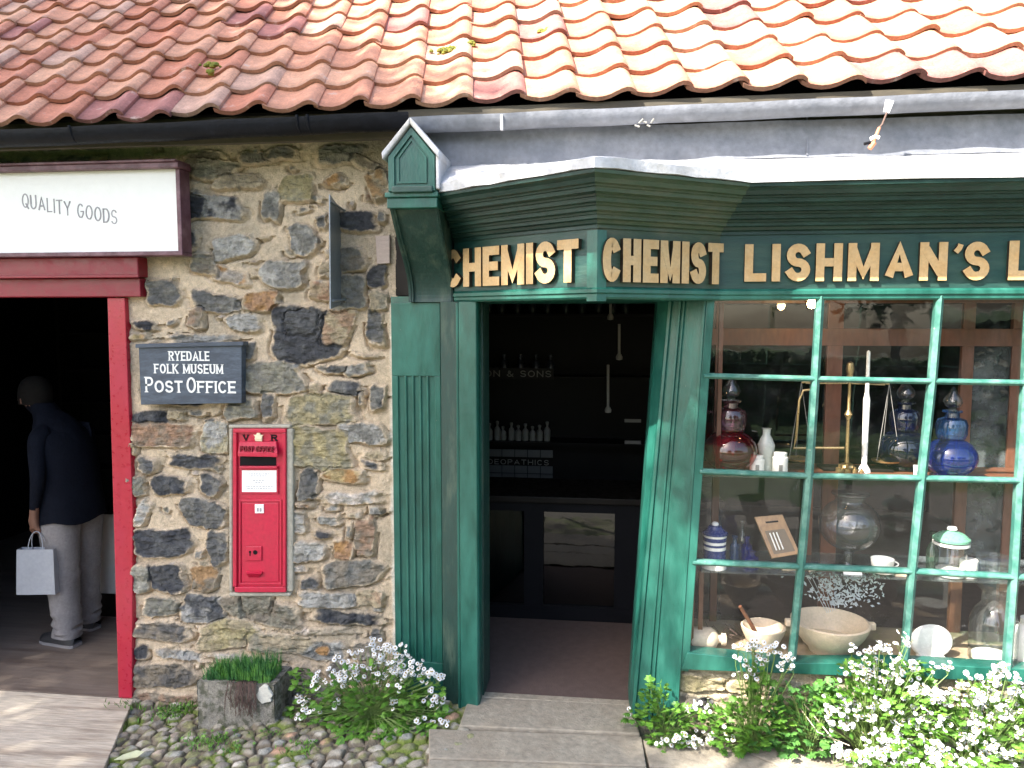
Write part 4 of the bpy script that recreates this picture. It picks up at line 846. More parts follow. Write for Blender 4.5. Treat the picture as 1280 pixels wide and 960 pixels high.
# person in the doorway
pz = -.163; pp = PZ(97, 795, pz); s = scl(pp); Hs = 1.60
per = thing('person', 'person in blue jacket and grey trousers standing in the post office doorway with a bag', 'person', (pp.x, pp.y, pz))
ry = Matrix.Rotation(R(78), 3, 'Z') @ Matrix.Scale(1.07, 3)
def pw(x, y, z): return Vector((pp.x, pp.y, pz)) + ry @ Vector((x, y, z))
def skin_body(verts, edges, radii, name, mats, parent, root=0, sub=2):
    me = bpy.data.meshes.new(name); L = wloc(parent); me.from_pydata([tuple(v-L) for v in verts], edges, [])
    o = bpy.data.objects.new(name, me); col.objects.link(o); o.parent = parent
    sk = o.modifiers.new('skin', 'SKIN'); sk.use_smooth_shade = True
    for i, rd in enumerate(radii): me.skin_vertices[0].data[i].radius = (rd if isinstance(rd, tuple) else (rd, rd))
    me.skin_vertices[0].data[root].use_root = True
    sb = o.modifiers.new('sub', 'SUBSURF'); sb.levels = sub; sb.render_levels = sub
    bpy.context.view_layer.update(); dg = bpy.context.evaluated_depsgraph_get(); nm = bpy.data.meshes.new_from_object(o.evaluated_get(dg))
    o.modifiers.clear(); o.data = nm; nm.name = name
    for x in mats: nm.materials.append(M[x])
    nm.polygons.foreach_set('use_smooth', [True]*len(nm.polygons)); return o
V = []; Ed = []; Rd = []
def jv(x, y, z, r, par=None):
    V.append(pw(x, y, z)); Rd.append(r); i = len(V)-1
    if par is not None: Ed.append((par, i))
    return i
pel = jv(0, 0, .86, (.155, .115)); bel = jv(0, .0, .99, (.15, .11), pel); che = jv(0, .03, 1.15, (.165, .115), bel); upc = jv(0, .07, 1.28, (.12, .09), che)
nk = jv(0, .15, 1.36, .055, upc); h1 = jv(0, .24, 1.42, .075, nk); h2 = jv(0, .28, 1.49, .085, h1); h3 = jv(0, .27, 1.55, .06, h2)
for sg in (-1, 1):
    hp = jv(sg*.085, 0, .80, .092, pel); kn = jv(sg*.10, .03+.02*sg, .46, .066, hp); cf = jv(sg*.105, .0+.03*sg, .28, .058, kn); an = jv(sg*.11, -.01+.05*sg, .08, .045, cf); ft = jv(sg*.12, .10+.05*sg, .035, .035, an)
    sh = jv(sg*.165, .05, 1.24, .062, upc)
    if sg < 0:
        el = jv(-.225, -.02, 1.02, .046, sh); wr = jv(-.215, .035, .825, .028, el); pm = jv(-.21, .05, .75, .028, wr)
        kn_ = []
        for k, (dy, ln_) in enumerate(((.033, .9), (.012, 1.0), (-.010, .95), (-.031, .78))):
            a = jv(-.205, .05+dy, .715, .0105, pm); b_ = jv(-.190, .05+dy, .715-.028*ln_, .0095, a); jv(-.168, .05+dy, .718-.020*ln_, .0085, b_)
        th_ = jv(-.195, .09, .75, .012, pm); jv(-.180, .093, .722, .010, th_)
    else:
        el = jv(.24, .08, 1.0, .046, sh); wr = jv(.17, .27, 1.02, .028, el); pm = jv(.13, .335, 1.03, .028, wr)
        for k, dy in enumerate((.033, .012, -.010, -.031)):
            a = jv(.10, .37, 1.03+dy, .0105, pm); b_ = jv(.075, .385, 1.03+dy*.9, .0095, a); jv(.055, .38, 1.03+dy*.8, .0085, b_)
        th_ = jv(.14, .36, 1.07, .012, pm); jv(.11, .385, 1.075, .010, th_)
body = skin_body(V, Ed, Rd, 'body', ['trouser', 'jacket', 'skin'], per, root=pel)
inv = ry.inverted()
for f in body.data.polygons:
    c = inv @ (Vector(f.center)); hand = (c.x < -.13 and c.z < .84 and c.z > .60) or (c.y > .28 and .9 < c.z < 1.15)
    f.material_index = 2 if (hand or c.z > 1.42) else (1 if c.z > .80 else 0)
jk = MB(); rings = [(.74, .205, .165, 0), (.80, .20, .16, 0), (.92, .19, .145, 0), (1.05, .19, .14, .015), (1.16, .195, .14, .035), (1.25, .17, .12, .06), (1.33, .10, .085, .12), (1.385, .076, .074, .165), (1.43, .066, .066, .195)]
vs = []; sg_ = 30
for ri, (z, rx, ryy, yo_) in enumerate(rings):
    for k in range(sg_):
        a = 2*math.pi*k/sg_; w_ = 1+.05*math.sin(a*5+z*9)*(1.3-z)+.02*math.sin(a*9-z*30); vs.append(pw(rx*w_*math.cos(a), yo_+ryy*w_*math.sin(a), z+(.012*math.sin(a*4) if ri == 0 else 0)))
jk.add(vs, [(i*sg_+k, i*sg_+(k+1) % sg_, (i+1)*sg_+(k+1) % sg_, (i+1)*sg_+k) for i in range(len(rings)-1) for k in range(sg_)]); jk.build('jacket', 'jacket', per, smooth=True)
for sg in (-1, 1):      # loose trouser legs
    q = MB(); vs = []; RS = [(.055, .076), (.07, .074), (.09, .080), (.11, .070), (.13, .078), (.16, .070), (.2, .078), (.24, .073), (.32, .080), (.38, .079), (.43, .088), (.46, .083), (.50, .091), (.6, .098), (.70, .105), (.78, .112)]
    for z, r_ in RS:
        t = z/.8; cx_ = sg*(.112*(1-t)+.085*t); cyy = (-.005+.05*sg)*(1-t)+.01*t
        for k in range(20):
            a = 2*math.pi*k/20; w_ = 1+.07*math.sin(a*3+z*25)+.05*math.sin(z*70+a*2)*(1-z)+.04*math.sin(z*120-a*3)*(z < .35); q.v.append(tuple(pw(cx_+r_*w_*math.cos(a), cyy+r_*1.1*w_*math.sin(a), z)))
    q.f = [(i*20+k, i*20+(k+1) % 20, (i+1)*20+(k+1) % 20, (i+1)*20+k) for i in range(len(RS)-1) for k in range(20)]; q.mi = [0]*len(q.f)
    q.build('trouser_leg', 'trouser', per, smooth=True)
    sh_ = MB(); prof = [(-.10, .030, .05), (-.085, .042, .075), (-.03, .046, .085), (.04, .046, .06), (.11, .050, .045), (.155, .040, .035), (.175, .015, .025)]; vs = []
    for y_, wd, hh in prof:
        for k in range(14):
            a = math.pi*k/13; vs.append(pw(sg*.115+wd*math.cos(a), .02+.05*sg+y_, .016+hh*math.sin(a)))
    sh_.add(vs, [(i*14+k, (i+1)*14+k, (i+1)*14+k+1, i*14+k+1) for i in range(6) for k in range(13)]); sho = sh_.build('shoe', 'shoe', per, smooth=True)
    so_ = MB(); o1 = [(sg*.115+wd*1.06, .02+.05*sg+y_) for y_, wd, hh in prof]+[(sg*.115-wd*1.06, .02+.05*sg+y_) for y_, wd, hh in reversed(prof)]
    so_.prism([pw(x, y, .0) for x, y in o1], (0, 0, .018)); recalc(so_.build('sole', 'sole', sho))
hr = MB(); hr.lathe((0, 0, 0), [(.094, -.075), (.098, -.03), (.094, .02), (.074, .065), (.04, .088), (.0001, .095)], 20)
hr.v = [tuple(pw(v[0]*.92, .255+v[1]*1.02-.012, 1.495+v[2])) for v in hr.v]; hr.build('cap', 'hair', per, smooth=True)
for sg in (-1, 1):
    e_ = MB(); e_.lathe((0, 0, 0), [(.0001, -.03), (.018, -.02), (.02, 0), (.02, .015), (.0001, .028)], 10); e_.v = [tuple(pw(sg*.080+v[0]*.4, .255+v[1]*.8, 1.45+v[2])) for v in e_.v]; e_.build('ear', 'skin', per, smooth=True)
fc = MB(); fc.lathe((0, 0, 0), [(.0001, -.02), (.012, -.015), (.008, .015), (.0001, .025)], 8); fc.v = [tuple(pw(v[0], .375+v[1], 1.45+v[2])) for v in fc.v]; fc.build('nose', 'skin', per, smooth=True)
# paper bag in the hand
hb = pw(-.185, .05, .700) + Vector((.012, -.035, .015)); bg = thing('paper_bag', 'pale grey paper carrier bag held in the hand of the person', 'bag', (hb.x, hb.y, hb.z-.42))
bw_, bt = .115, .035; zt_b = hb.z-.115; zb_b = hb.z-.395
dv = Vector((math.cos(R(8)), math.sin(R(8)), 0)); nv = Vector((-dv.y, dv.x, 0)); q = MB(); c0 = Vector((hb.x+.005, hb.y, 0))
vs = []
for z, ww, tt in ((zb_b, bw_*1.03, bt*1.2), ((zb_b+zt_b)/2, bw_*1.0, bt*1.0), (zt_b, bw_*.97, bt*.75)):
    for a_, b_ in ((-1, -1), (-.3, -1.06), (.45, -.96), (1, -1), (1.0, -.1), (1, 1), (-1, 1), (-.97, 0)): vs.append(c0+dv*a_*ww+nv*b_*tt+Vector((0, 0, z)))
q.add(vs, [(i*8+k, i*8+(k+1) % 8, (i+1)*8+(k+1) % 8, (i+1)*8+k) for i in (0, 1) for k in range(8)]+[tuple(range(7, -1, -1))]); q.build('bag_body', 'paper', bg)
for sd in (-1, 1):
    q = MB(); pts = [c0+dv*(.045*math.cos(math.pi*k/10))+nv*sd*bt*(.7-.7*math.sin(math.pi*k/10))+Vector((0, 0, zt_b-.02+(hb.z-zt_b+.012)*math.sin(math.pi*k/10)**.8)) for k in range(11)]
    q.tube(pts, .003, 6); q.build('bag_handle', 'paper', bg, smooth=True)

# ------------------------------------------------------------------ chemist interior
ct = thing('shop_counter', 'dark wooden chemist counter with glazed front seen through the open doorway', 'counter', (P(690, 800, .95).x, 1.2, -.008))
cy0 = .95; cz = P(690, 628, cy0).z; cx0, cx1 = -.95, P(800, 700, cy0).x+.5
MB().box(cx0, cx1, cy0-.03, cy0+.55, cz, cz+.04).build('counter_top', 'darkwood', ct, bevel=.005)
q = MB(); q.box(cx0, cx1, cy0+.05, cy0+.5, -.008, cz-.001)
q.build('body', 'black', ct)
zc0, zc1 = P(690, 758, cy0).z, P(690, 640, cy0).z
for pa2, pb2 in ((560, 596), (655, 679), (768, 860)):
    MB().box(P(pa2, 700, cy0).x, P(pb2, 700, cy0).x, cy0, cy0+.049, zc0, cz-.001).build('stile', 'black', ct)
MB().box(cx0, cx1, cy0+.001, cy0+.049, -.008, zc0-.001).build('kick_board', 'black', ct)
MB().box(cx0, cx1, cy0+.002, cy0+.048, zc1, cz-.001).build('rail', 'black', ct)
for pa2, pb2 in ((596, 655), (679, 768)):
    MB().add([(P(pa2, 700, cy0).x, cy0+.03, zc0), (P(pb2, 700, cy0).x, cy0+.03, zc0), (P(pb2, 700, cy0).x, cy0+.03, zc1), (P(pa2, 700, cy0).x, cy0+.03, zc1)], [(0, 1, 2, 3)]).build('glass_panel', 'cabglass', ct)
bs_y = 2.2
bsx0, bsx1 = P(560, 500, bs_y).x, P(850, 500, bs_y).x
zs = [P(650, y, bs_y).z for y in (610, 576, 556, 520, 474, 432, 396, 370)]
sh_t = shelf('bottle_shelves', bsx0, bsx1, bs_y, bs_y+.3, zs[:1]+[zs[2], zs[4], zs[6]], -.008, 2.25, 'tall dark shop fitting with drawers and bottle shelves behind the chemist counter', 'midwood')
Ob = Vector((0, bs_y-.012, 0))
def ptext(t, x0, x1, y0, y1, nm):
    a_, b_ = P(x0, y0, bs_y-.012).x, P(x1, y0, bs_y-.012).x; z1_, z0_ = P(650, y0, bs_y).z, P(650, y1, bs_y).z
    letters(t, Ob, Ux, a_, b_, z0_, z1_, .14, .002, sh_t, nm, 'palelabel', gap=.28, serif=False, space=.4)
MB().box(P(596, 470, bs_y).x, P(692, 470, bs_y).x, bs_y-.012, bs_y-.001, P(650, 474, bs_y).z, P(650, 460, bs_y).z).build('name_board', 'darkwood', sh_t)
ptext('ON & SONS', 606, 689, 463, 471, 'gilt_name')
for k in range(6):
    xa3 = P(596+k*16, 570, bs_y).x; xb3 = P(596+(k+1)*16-1, 570, bs_y).x
    for y0, y1 in ((562, 571), (582, 591), (592, 599)):
        MB().box(xa3, xb3, bs_y-.010, bs_y-.001, P(650, y1, bs_y).z, P(650, y0, bs_y).z).build('drawer_label', mat('dull_label', (.10, .10, .095), .6) if 'dl' not in M else M['dl'], sh_t)
ptext('HOMOEOPATHICS', 582, 686, 574, 580.5, 'drawer_name')
def bottle_mesh(prof, name, m, loc, label, cat, group, mlid=None):
    t = thing(name, label, cat, loc, group); MB().lathe(loc, prof, 14).build('bottle', m, t, smooth=True); return t
def dup(o, loc, label=None):
    c_ = o.copy(); col.objects.link(c_); c_.location = loc
    for ch in o.children:
        d_ = ch.copy(); col.objects.link(d_); d_.parent = c_
    if label: c_['label'] = label
    return c_
bz = P(650, 556, bs_y).z+.022; r0 = random.Random(2)
x_ = P(610, 556, bs_y).x
bp = [(.0001, 0), (.024, 0), (.026, .01), (.026, .075), (.020, .09), (.009, .10), (.009, .115), (.013, .118), (.013, .135), (.0001, .14)]
ob = MB().lathe((x_, bs_y+.08, bz), bp, 12).build('bottle', 'palelabel', None, smooth=True, loc=(x_, bs_y+.08, bz), label='small pale stoppered bottle in the row on the shelf above the labelled drawers', cat='bottle', group='bottles on the shelf behind the counter')
for k in range(1, 9):
    c_ = ob.copy(); col.objects.link(c_); c_.location = (x_+k*.058+r0.uniform(-.006, .006), bs_y+.08, bz); s2 = r0.uniform(.8, 1.15); c_.scale = (1, 1, s2)
for zi, ys in ((474, (606, 690)), (396, (610, 800))):
    z0_ = P(650, zi, bs_y).z+.022; px_ = ys[0]; ob2 = None
    while px_ < ys[1]:
        xx = P(px_, zi, bs_y+.1).x
        if ob2 is None: ob2 = MB().lathe((xx, bs_y+.12, z0_), [(a_*1.3, b_*1.25) for a_, b_ in bp], 12).build('bottle', 'shelfblue', None, smooth=True, loc=(xx, bs_y+.12, z0_), label='dark glass shop round bottle on the upper shelves behind the chemist counter', cat='bottle', group='dark bottles on the upper shelves')
        else:
            c_ = ob2.copy(); col.objects.link(c_); c_.location = (xx, bs_y+.12, z0_)
        px_ += r0.uniform(16, 24)
for px_, y0, y1 in ((763, 378, 398), (774, 405, 448), (760, 456, 514)):
    p1_, p2_ = P(px_, y0, 1.3), P(px_, y1, 1.3); t = thing('hanging_pestle', 'slim pale hanging rod with a knob, one of three in the dark chemist doorway', 'hanging rod', (p2_.x, 1.3, p2_.z), 'rods hanging in the chemist doorway')
    MB().tube([p1_, p2_], .009).build('rod', 'palelabel', t, smooth=True); MB().lathe(p2_, [(.0001, -.012), (.02, -.008), (.022, .01), (.012, .03), (.0001, .032)], 12).build('knob', 'palelabel', t, smooth=True)
for y_ in (526, 553):
    p_ = P(791, y_, 1.9); MB().box(p_.x-.06, p_.x+.06, 1.9, 1.91, p_.z-.012, p_.z+.012).build('label_plate', 'palelabel', None, loc=p_, label='%s of two small pale label plates at the right of the dark chemist doorway' % ('upper' if y_ < 540 else 'lower'), cat='label plate')
# open door leaf just inside the left jamb
dd = thing('shop_door', 'dark green door leaf standing open inwards at the left of the chemist doorway', 'door', (a2.x+.02, .1, 0))
q = MB(); q.prism([(a2.x-.034, .11, .012), (a2.x+.004, .105, .012), (a2.x-.17, .86, .012), (a2.x-.21, .86, .012)], (0, 0, 1.95)); recalc(q.build('leaf', 'green', dd, bevel=.003))

# ------------------------------------------------------------------ window display
zfl = P(1000, 822, -.2).z - .004
dsp = thing('display_case', 'red-brown wooden shop window display case with shelves behind the small-paned window', 'display case', (1.2, 0, zfl-.03))
DX0, DX1 = .46, 2.25; DB = .20
MB().box(DX0-.05, DX1, -.205, DB+.03, zfl-.03, zfl).build('base_board', mat('pale_display_board', (.34, .26, .17), .6, .2, 8), dsp)
zS1 = P(1100, 716, -.12).z; zS2 = P(1050, 592, -.08).z
def board(y0, y1, z, th, m, nm): return MB().box(DX0, DX1, y0, y1, z-th, z).build(nm, m, dsp)
board(-.19, .17, zS1, .008, 'shelfglass', 'glass_shelf'); 
board(-.10, .17, zS2, .022, 'wood', 'wooden_shelf')
MB().box(DX0, P(893, 592, -.19).x+.3, -.19, -.101, zS2-.008, zS2).build('glass_shelf', 'shelfglass', dsp)
def upright(x, w_, z0, z1, y=DB, d=.03, m='wood'): return MB().box(x, x+w_, y, y+d, z0, z1).build('upright', m, dsp, bevel=.002)
def railx(x0, x1, z, h, y=DB-.004): return MB().box(x0, x1, y, y+.028, z, z+h).build('rail', 'wood', dsp, bevel=.002)
for pxa, wd in ((893, .035), (1032, .075), (1200, .055), (1262, .07), (1400, .06)): upright(P(pxa, 500, DB).x, wd, zfl, 2.02)
zr = P(1030, 432, DB).z; railx(DX0, DX1, zr, .085); railx(DX0, DX1, 1.98, .05)
upright(P(873, 760, -.17).x, .022, zfl, zS1-.01, -.17, .02); upright(P(898, 440, -.17).x, .02, zS2, 1.98, -.17, .02)
upright(P(1010, 650, .12).x, .022, zS1, zS2-.023, .12, .02)
MB().box(DX0-.06, DX0-.03, -.2, DB+.02, zfl, 2.0).build('side_panel', 'wood', dsp)
MB().box(P(1216, 500, DB).x, P(1262, 500, DB).x, DB+.01, DB+.014, zS1, zr-.001).build('obscured_pane', 'reeded', dsp)
MB().add([(DX0, DB+.012, zfl), (P(1200, 500, DB).x, DB+.012, zfl), (P(1200, 500, DB).x, DB+.012, 1.98), (DX0, DB+.012, 1.98)], [(0, 1, 2, 3)]).build('back_glass', 'backpane', dsp)
lb = P(1015, 379, -.10); bb = thing('light_bulb', 'lit warm bulb under the top rail inside the shop window', 'light bulb', lb)
MB().lathe(lb, [(.0001, -.026), (.017, -.019), (.022, 0), (.014, .016), (.008, .024), (.0001, .026)], 14).build('globe', 'bulb', bb, smooth=True)
MB().lathe(lb+Vector((0, 0, .024)), [(.011, 0), (.011, .03), (.0001, .03)], 12).build('lamp_cap', 'brass', bb, smooth=True)

def vt(name, label, cat, px, py, Y, z=None, group=None):
    p = P(px, py, Y); s_ = scl(p); p = Vector((p.x, Y, z if z is not None else p.z)); return thing(name, label, cat, p, group), p, s_
def lt(t, p, s_, name, m, prof, seg=28, sy=1.0): return MB().lathe(p, [(max(r, .02)*s_, h*s_) for r, h in prof], seg, sy=sy).build(name, m, t, smooth=True)
def ell(r, z0, z1, n=9, a0=-80, a1=80): return [(r*math.cos(R(a0+(a1-a0)*i/n)), (z0+z1)/2+(z1-z0)/2*math.sin(R(a0+(a1-a0)*i/n))) for i in range(n+1)]
def carboy(px, py, Y, label, mb, mn, k=1.0):
    t, p, s_ = vt('carboy', label, 'carboy', px, py, Y, zS2); s_ *= k
    lt(t, p, s_, 'body', mb, [(.02, 0), (17, 0), (19, 2)]+[(33*math.cos(R(a)), 28+27*math.sin(R(a))) for a in range(-55, 66, 12)]+[(17, 54), (17, 55.5)])
    lt(t, p, s_, 'neck', mn, [(17.2, 55.6), (19, 60), (19.5, 72), (17, 79), (9, 82), (8.5, 88), (12, 89), (12, 91), (.02, 91.2)])
    lt(t, p, s_, 'stopper', 'clear', [(5, 91.3), (5, 95), (9, 97), (12, 103), (10, 108), (5, 115), (1.5, 122), (.02, 123)], 12)
    return t
carboy(912, 585, -.12, 'ruby red round-bellied carboy with pointed glass stopper at the left of the shop window', 'redglass', 'redneck')
carboy(1187, 590, -.12, 'bright blue round-bellied carboy with glass stopper beside the second glazing bar', 'blueglass', 'blueneck', .93)
M['dimblue'] = vessel_glass('dim_reflection_blue_glass', (.03, .10, .38), (.01, .03, .16), .03)  # dimmed glass for a solid copy of the carboy's mirror image
carboy(1128, 590, .06, 'dim blue copy standing in for the carboy reflection behind the brass balance', 'dimblue', 'dimblue', .93)
t, p, s_ = vt('clear_bottle', 'clear glass flask behind two white jars beside the red carboy', 'bottle', 957, 585, -.08, zS2)
lt(t, p, s_, 'body', mat('milky_glass', (.42, .44, .40), .2, .1), [(.02, 0), (9.5, 0), (10, 3), (9, 22), (10.5, 34), (7, 43), (4.5, 47), (5, 54), (6, 55), (.02, 55.2)])
jar0 = None
for px, h, r_, Y, lab in ((946, 24, 8.6, -.14, 'shorter of two white ceramic jars right of the red carboy'), (975, 28, 9, -.13, 'taller of two white ceramic jars right of the red carboy')):
    t, p, s_ = vt('white_jar', lab, 'jar', px, 585, Y, zS2, 'white jars beside the red carboy')
    lt(t, p, s_, 'body', 'ceramic', [(.02, 0), (r_, 0), (r_+.3, 1), (r_+.3, h*.78), (r_-1.5, h*.83)]); lt(t, p+Vector((0, 0, h*.83*s_)), s_, 'lid', 'ceramic', [(r_-1.3, 0), (r_-1, .6), (r_-1, h*.15), (r_-2, h*.17), (.02, h*.17)])
    lb_ = MB(); lb_.box(p.x-.012, p.x+.004, p.y-(r_+.3)*s_-.002, p.y-(r_-1)*s_, p.z+.02, p.z+.05); lb_.build('jar_label', 'palelabel', t)
# brass balance
t, p, s_ = vt('apothecary_balance', 'tall brass apothecary balance with hanging pans on the upper wooden shelf', 'balance', 1058, 588, .02, zS2)
MB().box(p.x-.12, p.x+.20, p.y-.05, p.y+.07, p.z, p.z+.014).build('base', 'darkwood', t, bevel=.003)
lt(t, p+Vector((0, 0, .014)), s_, 'column', 'brass', [(.02, 0), (10, 0), (9, 3), (3, 6), (2.2, 20), (2, 60), (4, 64), (5, 66), (3.5, 69), (2, 72), (1.8, 108), (3.4, 112), (5, 122), (4, 130), (.02, 132)], 14)
zb2 = p.z+.014+108*s_; xL_, xR_ = P(1002, 470, .02).x, P(1112, 470, .02).x
q = MB(); q.tube([(xL_, p.y, zb2-.01), (p.x, p.y, zb2+.012), (xR_, p.y, zb2-.014)], .0045); q.tube([(xL_+.02, p.y, zb2-.014), (p.x, p.y, zb2-.012), (xR_-.02, p.y, zb2-.018)], .0035); q.build('beam', 'brass', t, smooth=True)
for xe in (xL_, xR_):
    pn_ = Vector((xe, p.y, p.z+.035)); pan = MB().lathe(pn_, [(.0001, 0), (.03, .001), (.062, .010), (.066, .018), (.062, .014), (.03, .005), (.0001, .004)], 22).build('pan', 'brass', t, smooth=True)
    q = MB()
    for k in range(3):
        a = R(90+120*k); q.tube([pn_+Vector((.062*math.cos(a), .062*math.sin(a), .014)), (xe, p.y, zb2-.012)], .0015, 5)
    q.build('pan_cord', 'palelabel', pan)
q = MB(); q.tube([P(1022, 486, 0), P(1004, 488, 0), P(999, 500, 0), P(995, 548, 0), P(992, 560, 0), P(1055, 560, 0)], .006); q.build('lifting_arm', 'brass', t, smooth=True)
t, p, s_ = vt('balance_column', 'pale slender column standing between the balance and the blue carboy', 'column', 1080, 588, -.02, zS2)
lt(t, p, s_, 'shaft', 'ceramic', [(.02, 0), (8, 0), (7, 4), (3.2, 10), (3.6, 50), (4.2, 90), (2.4, 100), (2.2, 150), (.02, 152)], 14)
wts = random.Random(3)
for k in range(4):
    t, p, s_ = vt('brass_weight', 'small brass weight in the row on the base of the balance', 'weight', 1050+k*9, 588, -.05, zS2, 'brass weights on the balance')
    r_ = 5.2-k*.8; lt(t, p, s_, 'weight', 'brass', [(.02, 0), (r_, 0), (r_, r_*1.1), (r_*.4, r_*1.3), (r_*.5, r_*2), (.02, r_*2.1)], 14)
t, p, s_ = vt('label_card', 'small white card leaning at the right end of the upper wooden shelf', 'card', 1146, 588, -.10, zS2)
MB().prism([(p.x-.012, p.y, p.z), (p.x+.014, p.y, p.z), (p.x+.014, p.y+.01, p.z+.05), (p.x-.012, p.y+.01, p.z+.05)], (0, .002, 0)).build('card', 'notice', t)
# middle glass shelf
def onS1(px, Y=-.10): return zS1
t, p, s_ = vt('striped_jar', 'blue and white banded lidded jar at the left of the middle shelf', 'jar', 893, 698, -.13, zS1)
z = 0; bands = [(7, 'ceramic', 15), (5, 'blueglaze', 14.2), (6, 'blueglaze', 13.8), (6, 'blueglaze', 13.6), (4, 'ceramic', 13.8), (3, 'blueglaze', 13.8), (3.5, 'ceramic', 13.8), (5, 'blueglaze', 14), (3, 'ceramic', 14.3)]
for k, (h, m_, r_) in enumerate(bands):
    r2 = bands[k+1][2] if k+1 < len(bands) else 14.5; lt(t, p+Vector((0, 0, z*s_)), s_, 'band', m_, [(.02, .02), (r_, .02), (r2, h-.02), (.02, h-.02)]); z += h
lt(t, p+Vector((0, 0, z*s_)), s_, 'lid', 'blueglaze', [(.02, .05), (15.5, .05), (15.5, 2.5), (11, 5), (8, 10), (5, 11), (.02, 11.2)]); lt(t, p+Vector((0, 0, (z+11)*s_)), s_, 'knob', 'ceramic', [(.02, .1), (4, .2), (4.5, 2), (3, 4), (.02, 4.4)])
for px, h, r_, Y, m_, lab in ((918, 34, 6, -.04, 'blueneck', 'slim blue glass phial nearest the striped jar'), (927, 48, 4.5, .02, 'clear', 'tall clear glass phial behind the blue bottles'), (939, 22, 9, -.12, 'blueglass', 'squat cobalt blue bottle before the tilted wooden case'), (933, 30, 6.5, .0, 'blueglass', 'taller cobalt blue bottle behind the squat one')):
    t, p, s_ = vt('medicine_bottle', lab, 'bottle', px, 698, Y, zS1, 'small medicine bottles beside the striped jar')
    lt(t, p, s_, 'body', m_, [(.02, 0), (r_, 0), (r_, h*.62), (r_*.45, h*.74), (r_*.42, h*.92), (r_*.6, h*.94), (r_*.6, h), (.02, h)])
# tilted wooden case with instruments
cs = thing('instrument_case', 'pale wooden instrument case propped open at a tilt on the middle shelf', 'case', P(972, 698, -.08))
c_ = [P(943, 646, -.03), P(978, 643, -.03), P(1000, 692, -.11), P(965, 698, -.11)]; nn_ = (c_[1]-c_[0]).cross(c_[3]-c_[0]).normalized(); nn_ = nn_ if nn_.y < 0 else -nn_
q = MB(); q.prism(c_, -nn_*.022); recalc(q.build('case_body', 'palewood', cs, bevel=.002))
def inq(u, v, d=.001): a = c_[0].lerp(c_[1], u); b_ = c_[3].lerp(c_[2], u); return a.lerp(b_, v)+nn_*d
q = MB(); q.prism([inq(.15, .36), inq(.85, .36), inq(.88, .92), inq(.12, .92)], nn_*.001); q.build('lining', mat('grey_brown_lining', (.18, .14, .10), .8), cs)
for u in (.28, .40, .52): q = MB(); q.tube([inq(u, .42, .006), inq(u-.02, .84, .006)], .0035, 6); q.build('instrument', 'ceramic', cs, smooth=True)
q = MB(); q.prism([inq(.3, .14), inq(.75, .14), inq(.75, .18), inq(.3, .18)], nn_*.0012); q.build('maker_plate', 'darkwood', cs)
for k, (x0_, y0_, x1_, y1_) in enumerate(((978, 699, 1012, 693), (984, 697, 1020, 690), (1012, 699, 1030, 697))):
    p0_, p1_ = P(x0_, y0_, -.15), P(x1_, y1_, -.10); p0_.z = zS1+.0045; p1_.z = zS1+.005
    lab = ('longer bone spatula lying nearest the tilted case', 'bone spatula lying behind the nearest one', 'short bone spatula beside the white card')[k]
    q = MB(); q.tube([p0_, p1_], .004, 6); q.build('spatula', 'stoneware', None, smooth=True, loc=(p0_+p1_)/2, label=lab, cat='spatula', group='bone spatulas on the middle shelf')
# glass globe on stem
t, p, s_ = vt('glass_globe', 'large clear glass globe on a stem with a flat neck on the middle shelf', 'glass vessel', 1060, 700, -.08, zS1)
lt(t, p, s_, 'foot', 'clear', [(.02, 0), (22, 0), (20, 2), (8, 4), (5, 8), (5, 20), (8, 24)]); lt(t, p, s_, 'bowl', 'clear', [(8, 24)]+[(36*math.cos(R(a)), 57+33*math.sin(R(a))) for a in range(-75, 62, 9)]+[(17, 88), (18, 93), (22, 95), (22, 97)])
t, p, s_ = vt('cup_and_saucer', 'white china cup on a saucer right of the glass globe', 'cup', 1103, 702, -.13, zS1)
lt(t, p, s_, 'saucer', 'ceramic', [(.02, .4), (8, .5), (15, 3), (16, 4), (14.5, 3.6), (7, 1.8), (.02, 1.6)]); cup = lt(t, p+Vector((0, 0, 2.2*s_)), s_, 'cup', 'ceramic', [(.02, 0), (7, 0), (10, 3), (13, 9), (13.8, 17), (13.2, 17), (12, 9), (8, 3), (.02, 2)])
q = MB(); q.tube([p+Vector(((12+7*math.sin(math.pi*k/8))*s_, -.003, (6+2.2+9*k/8)*s_)) for k in range(9)], .0032, 7); q.build('cup_handle', 'ceramic', cup, smooth=True)
for px, w_, h_, lab in ((1067, 22, 7, 'folded white label card in front of the glass globe'), (1128, 16, 10, 'small cream box between the cup and the glazing bar')):
    t, p, s_ = vt('label_card', lab, 'card', px, 701, -.165, zS1)
    MB().prism([(p.x-w_/2*s_, p.y, p.z), (p.x+w_/2*s_, p.y, p.z), (p.x+w_/2*s_, p.y+.015, p.z+h_*s_), (p.x-w_/2*s_, p.y+.015, p.z+h_*s_)], (0, .012, 0)).build('card', 'notice' if w_ > 20 else 'stoneware', t)
t, p, s_ = vt('clear_bottle', 'narrow greenish bottle left of the green-lidded jar', 'bottle', 1165, 706, -.06, zS1)
lt(t, p, s_, 'body', vessel_glass('green_glass', (.55, .72, .60), (.12, .22, .15)), [(.02, 0), (7, 0), (7, 28), (3, 36), (3, 46), (4.5, 47), (4.5, 50), (.02, 50)])
t, p, s_ = vt('storage_jar', 'clear glass storage jar with domed green lid and white knob', 'jar', 1188, 705, -.12, zS1)
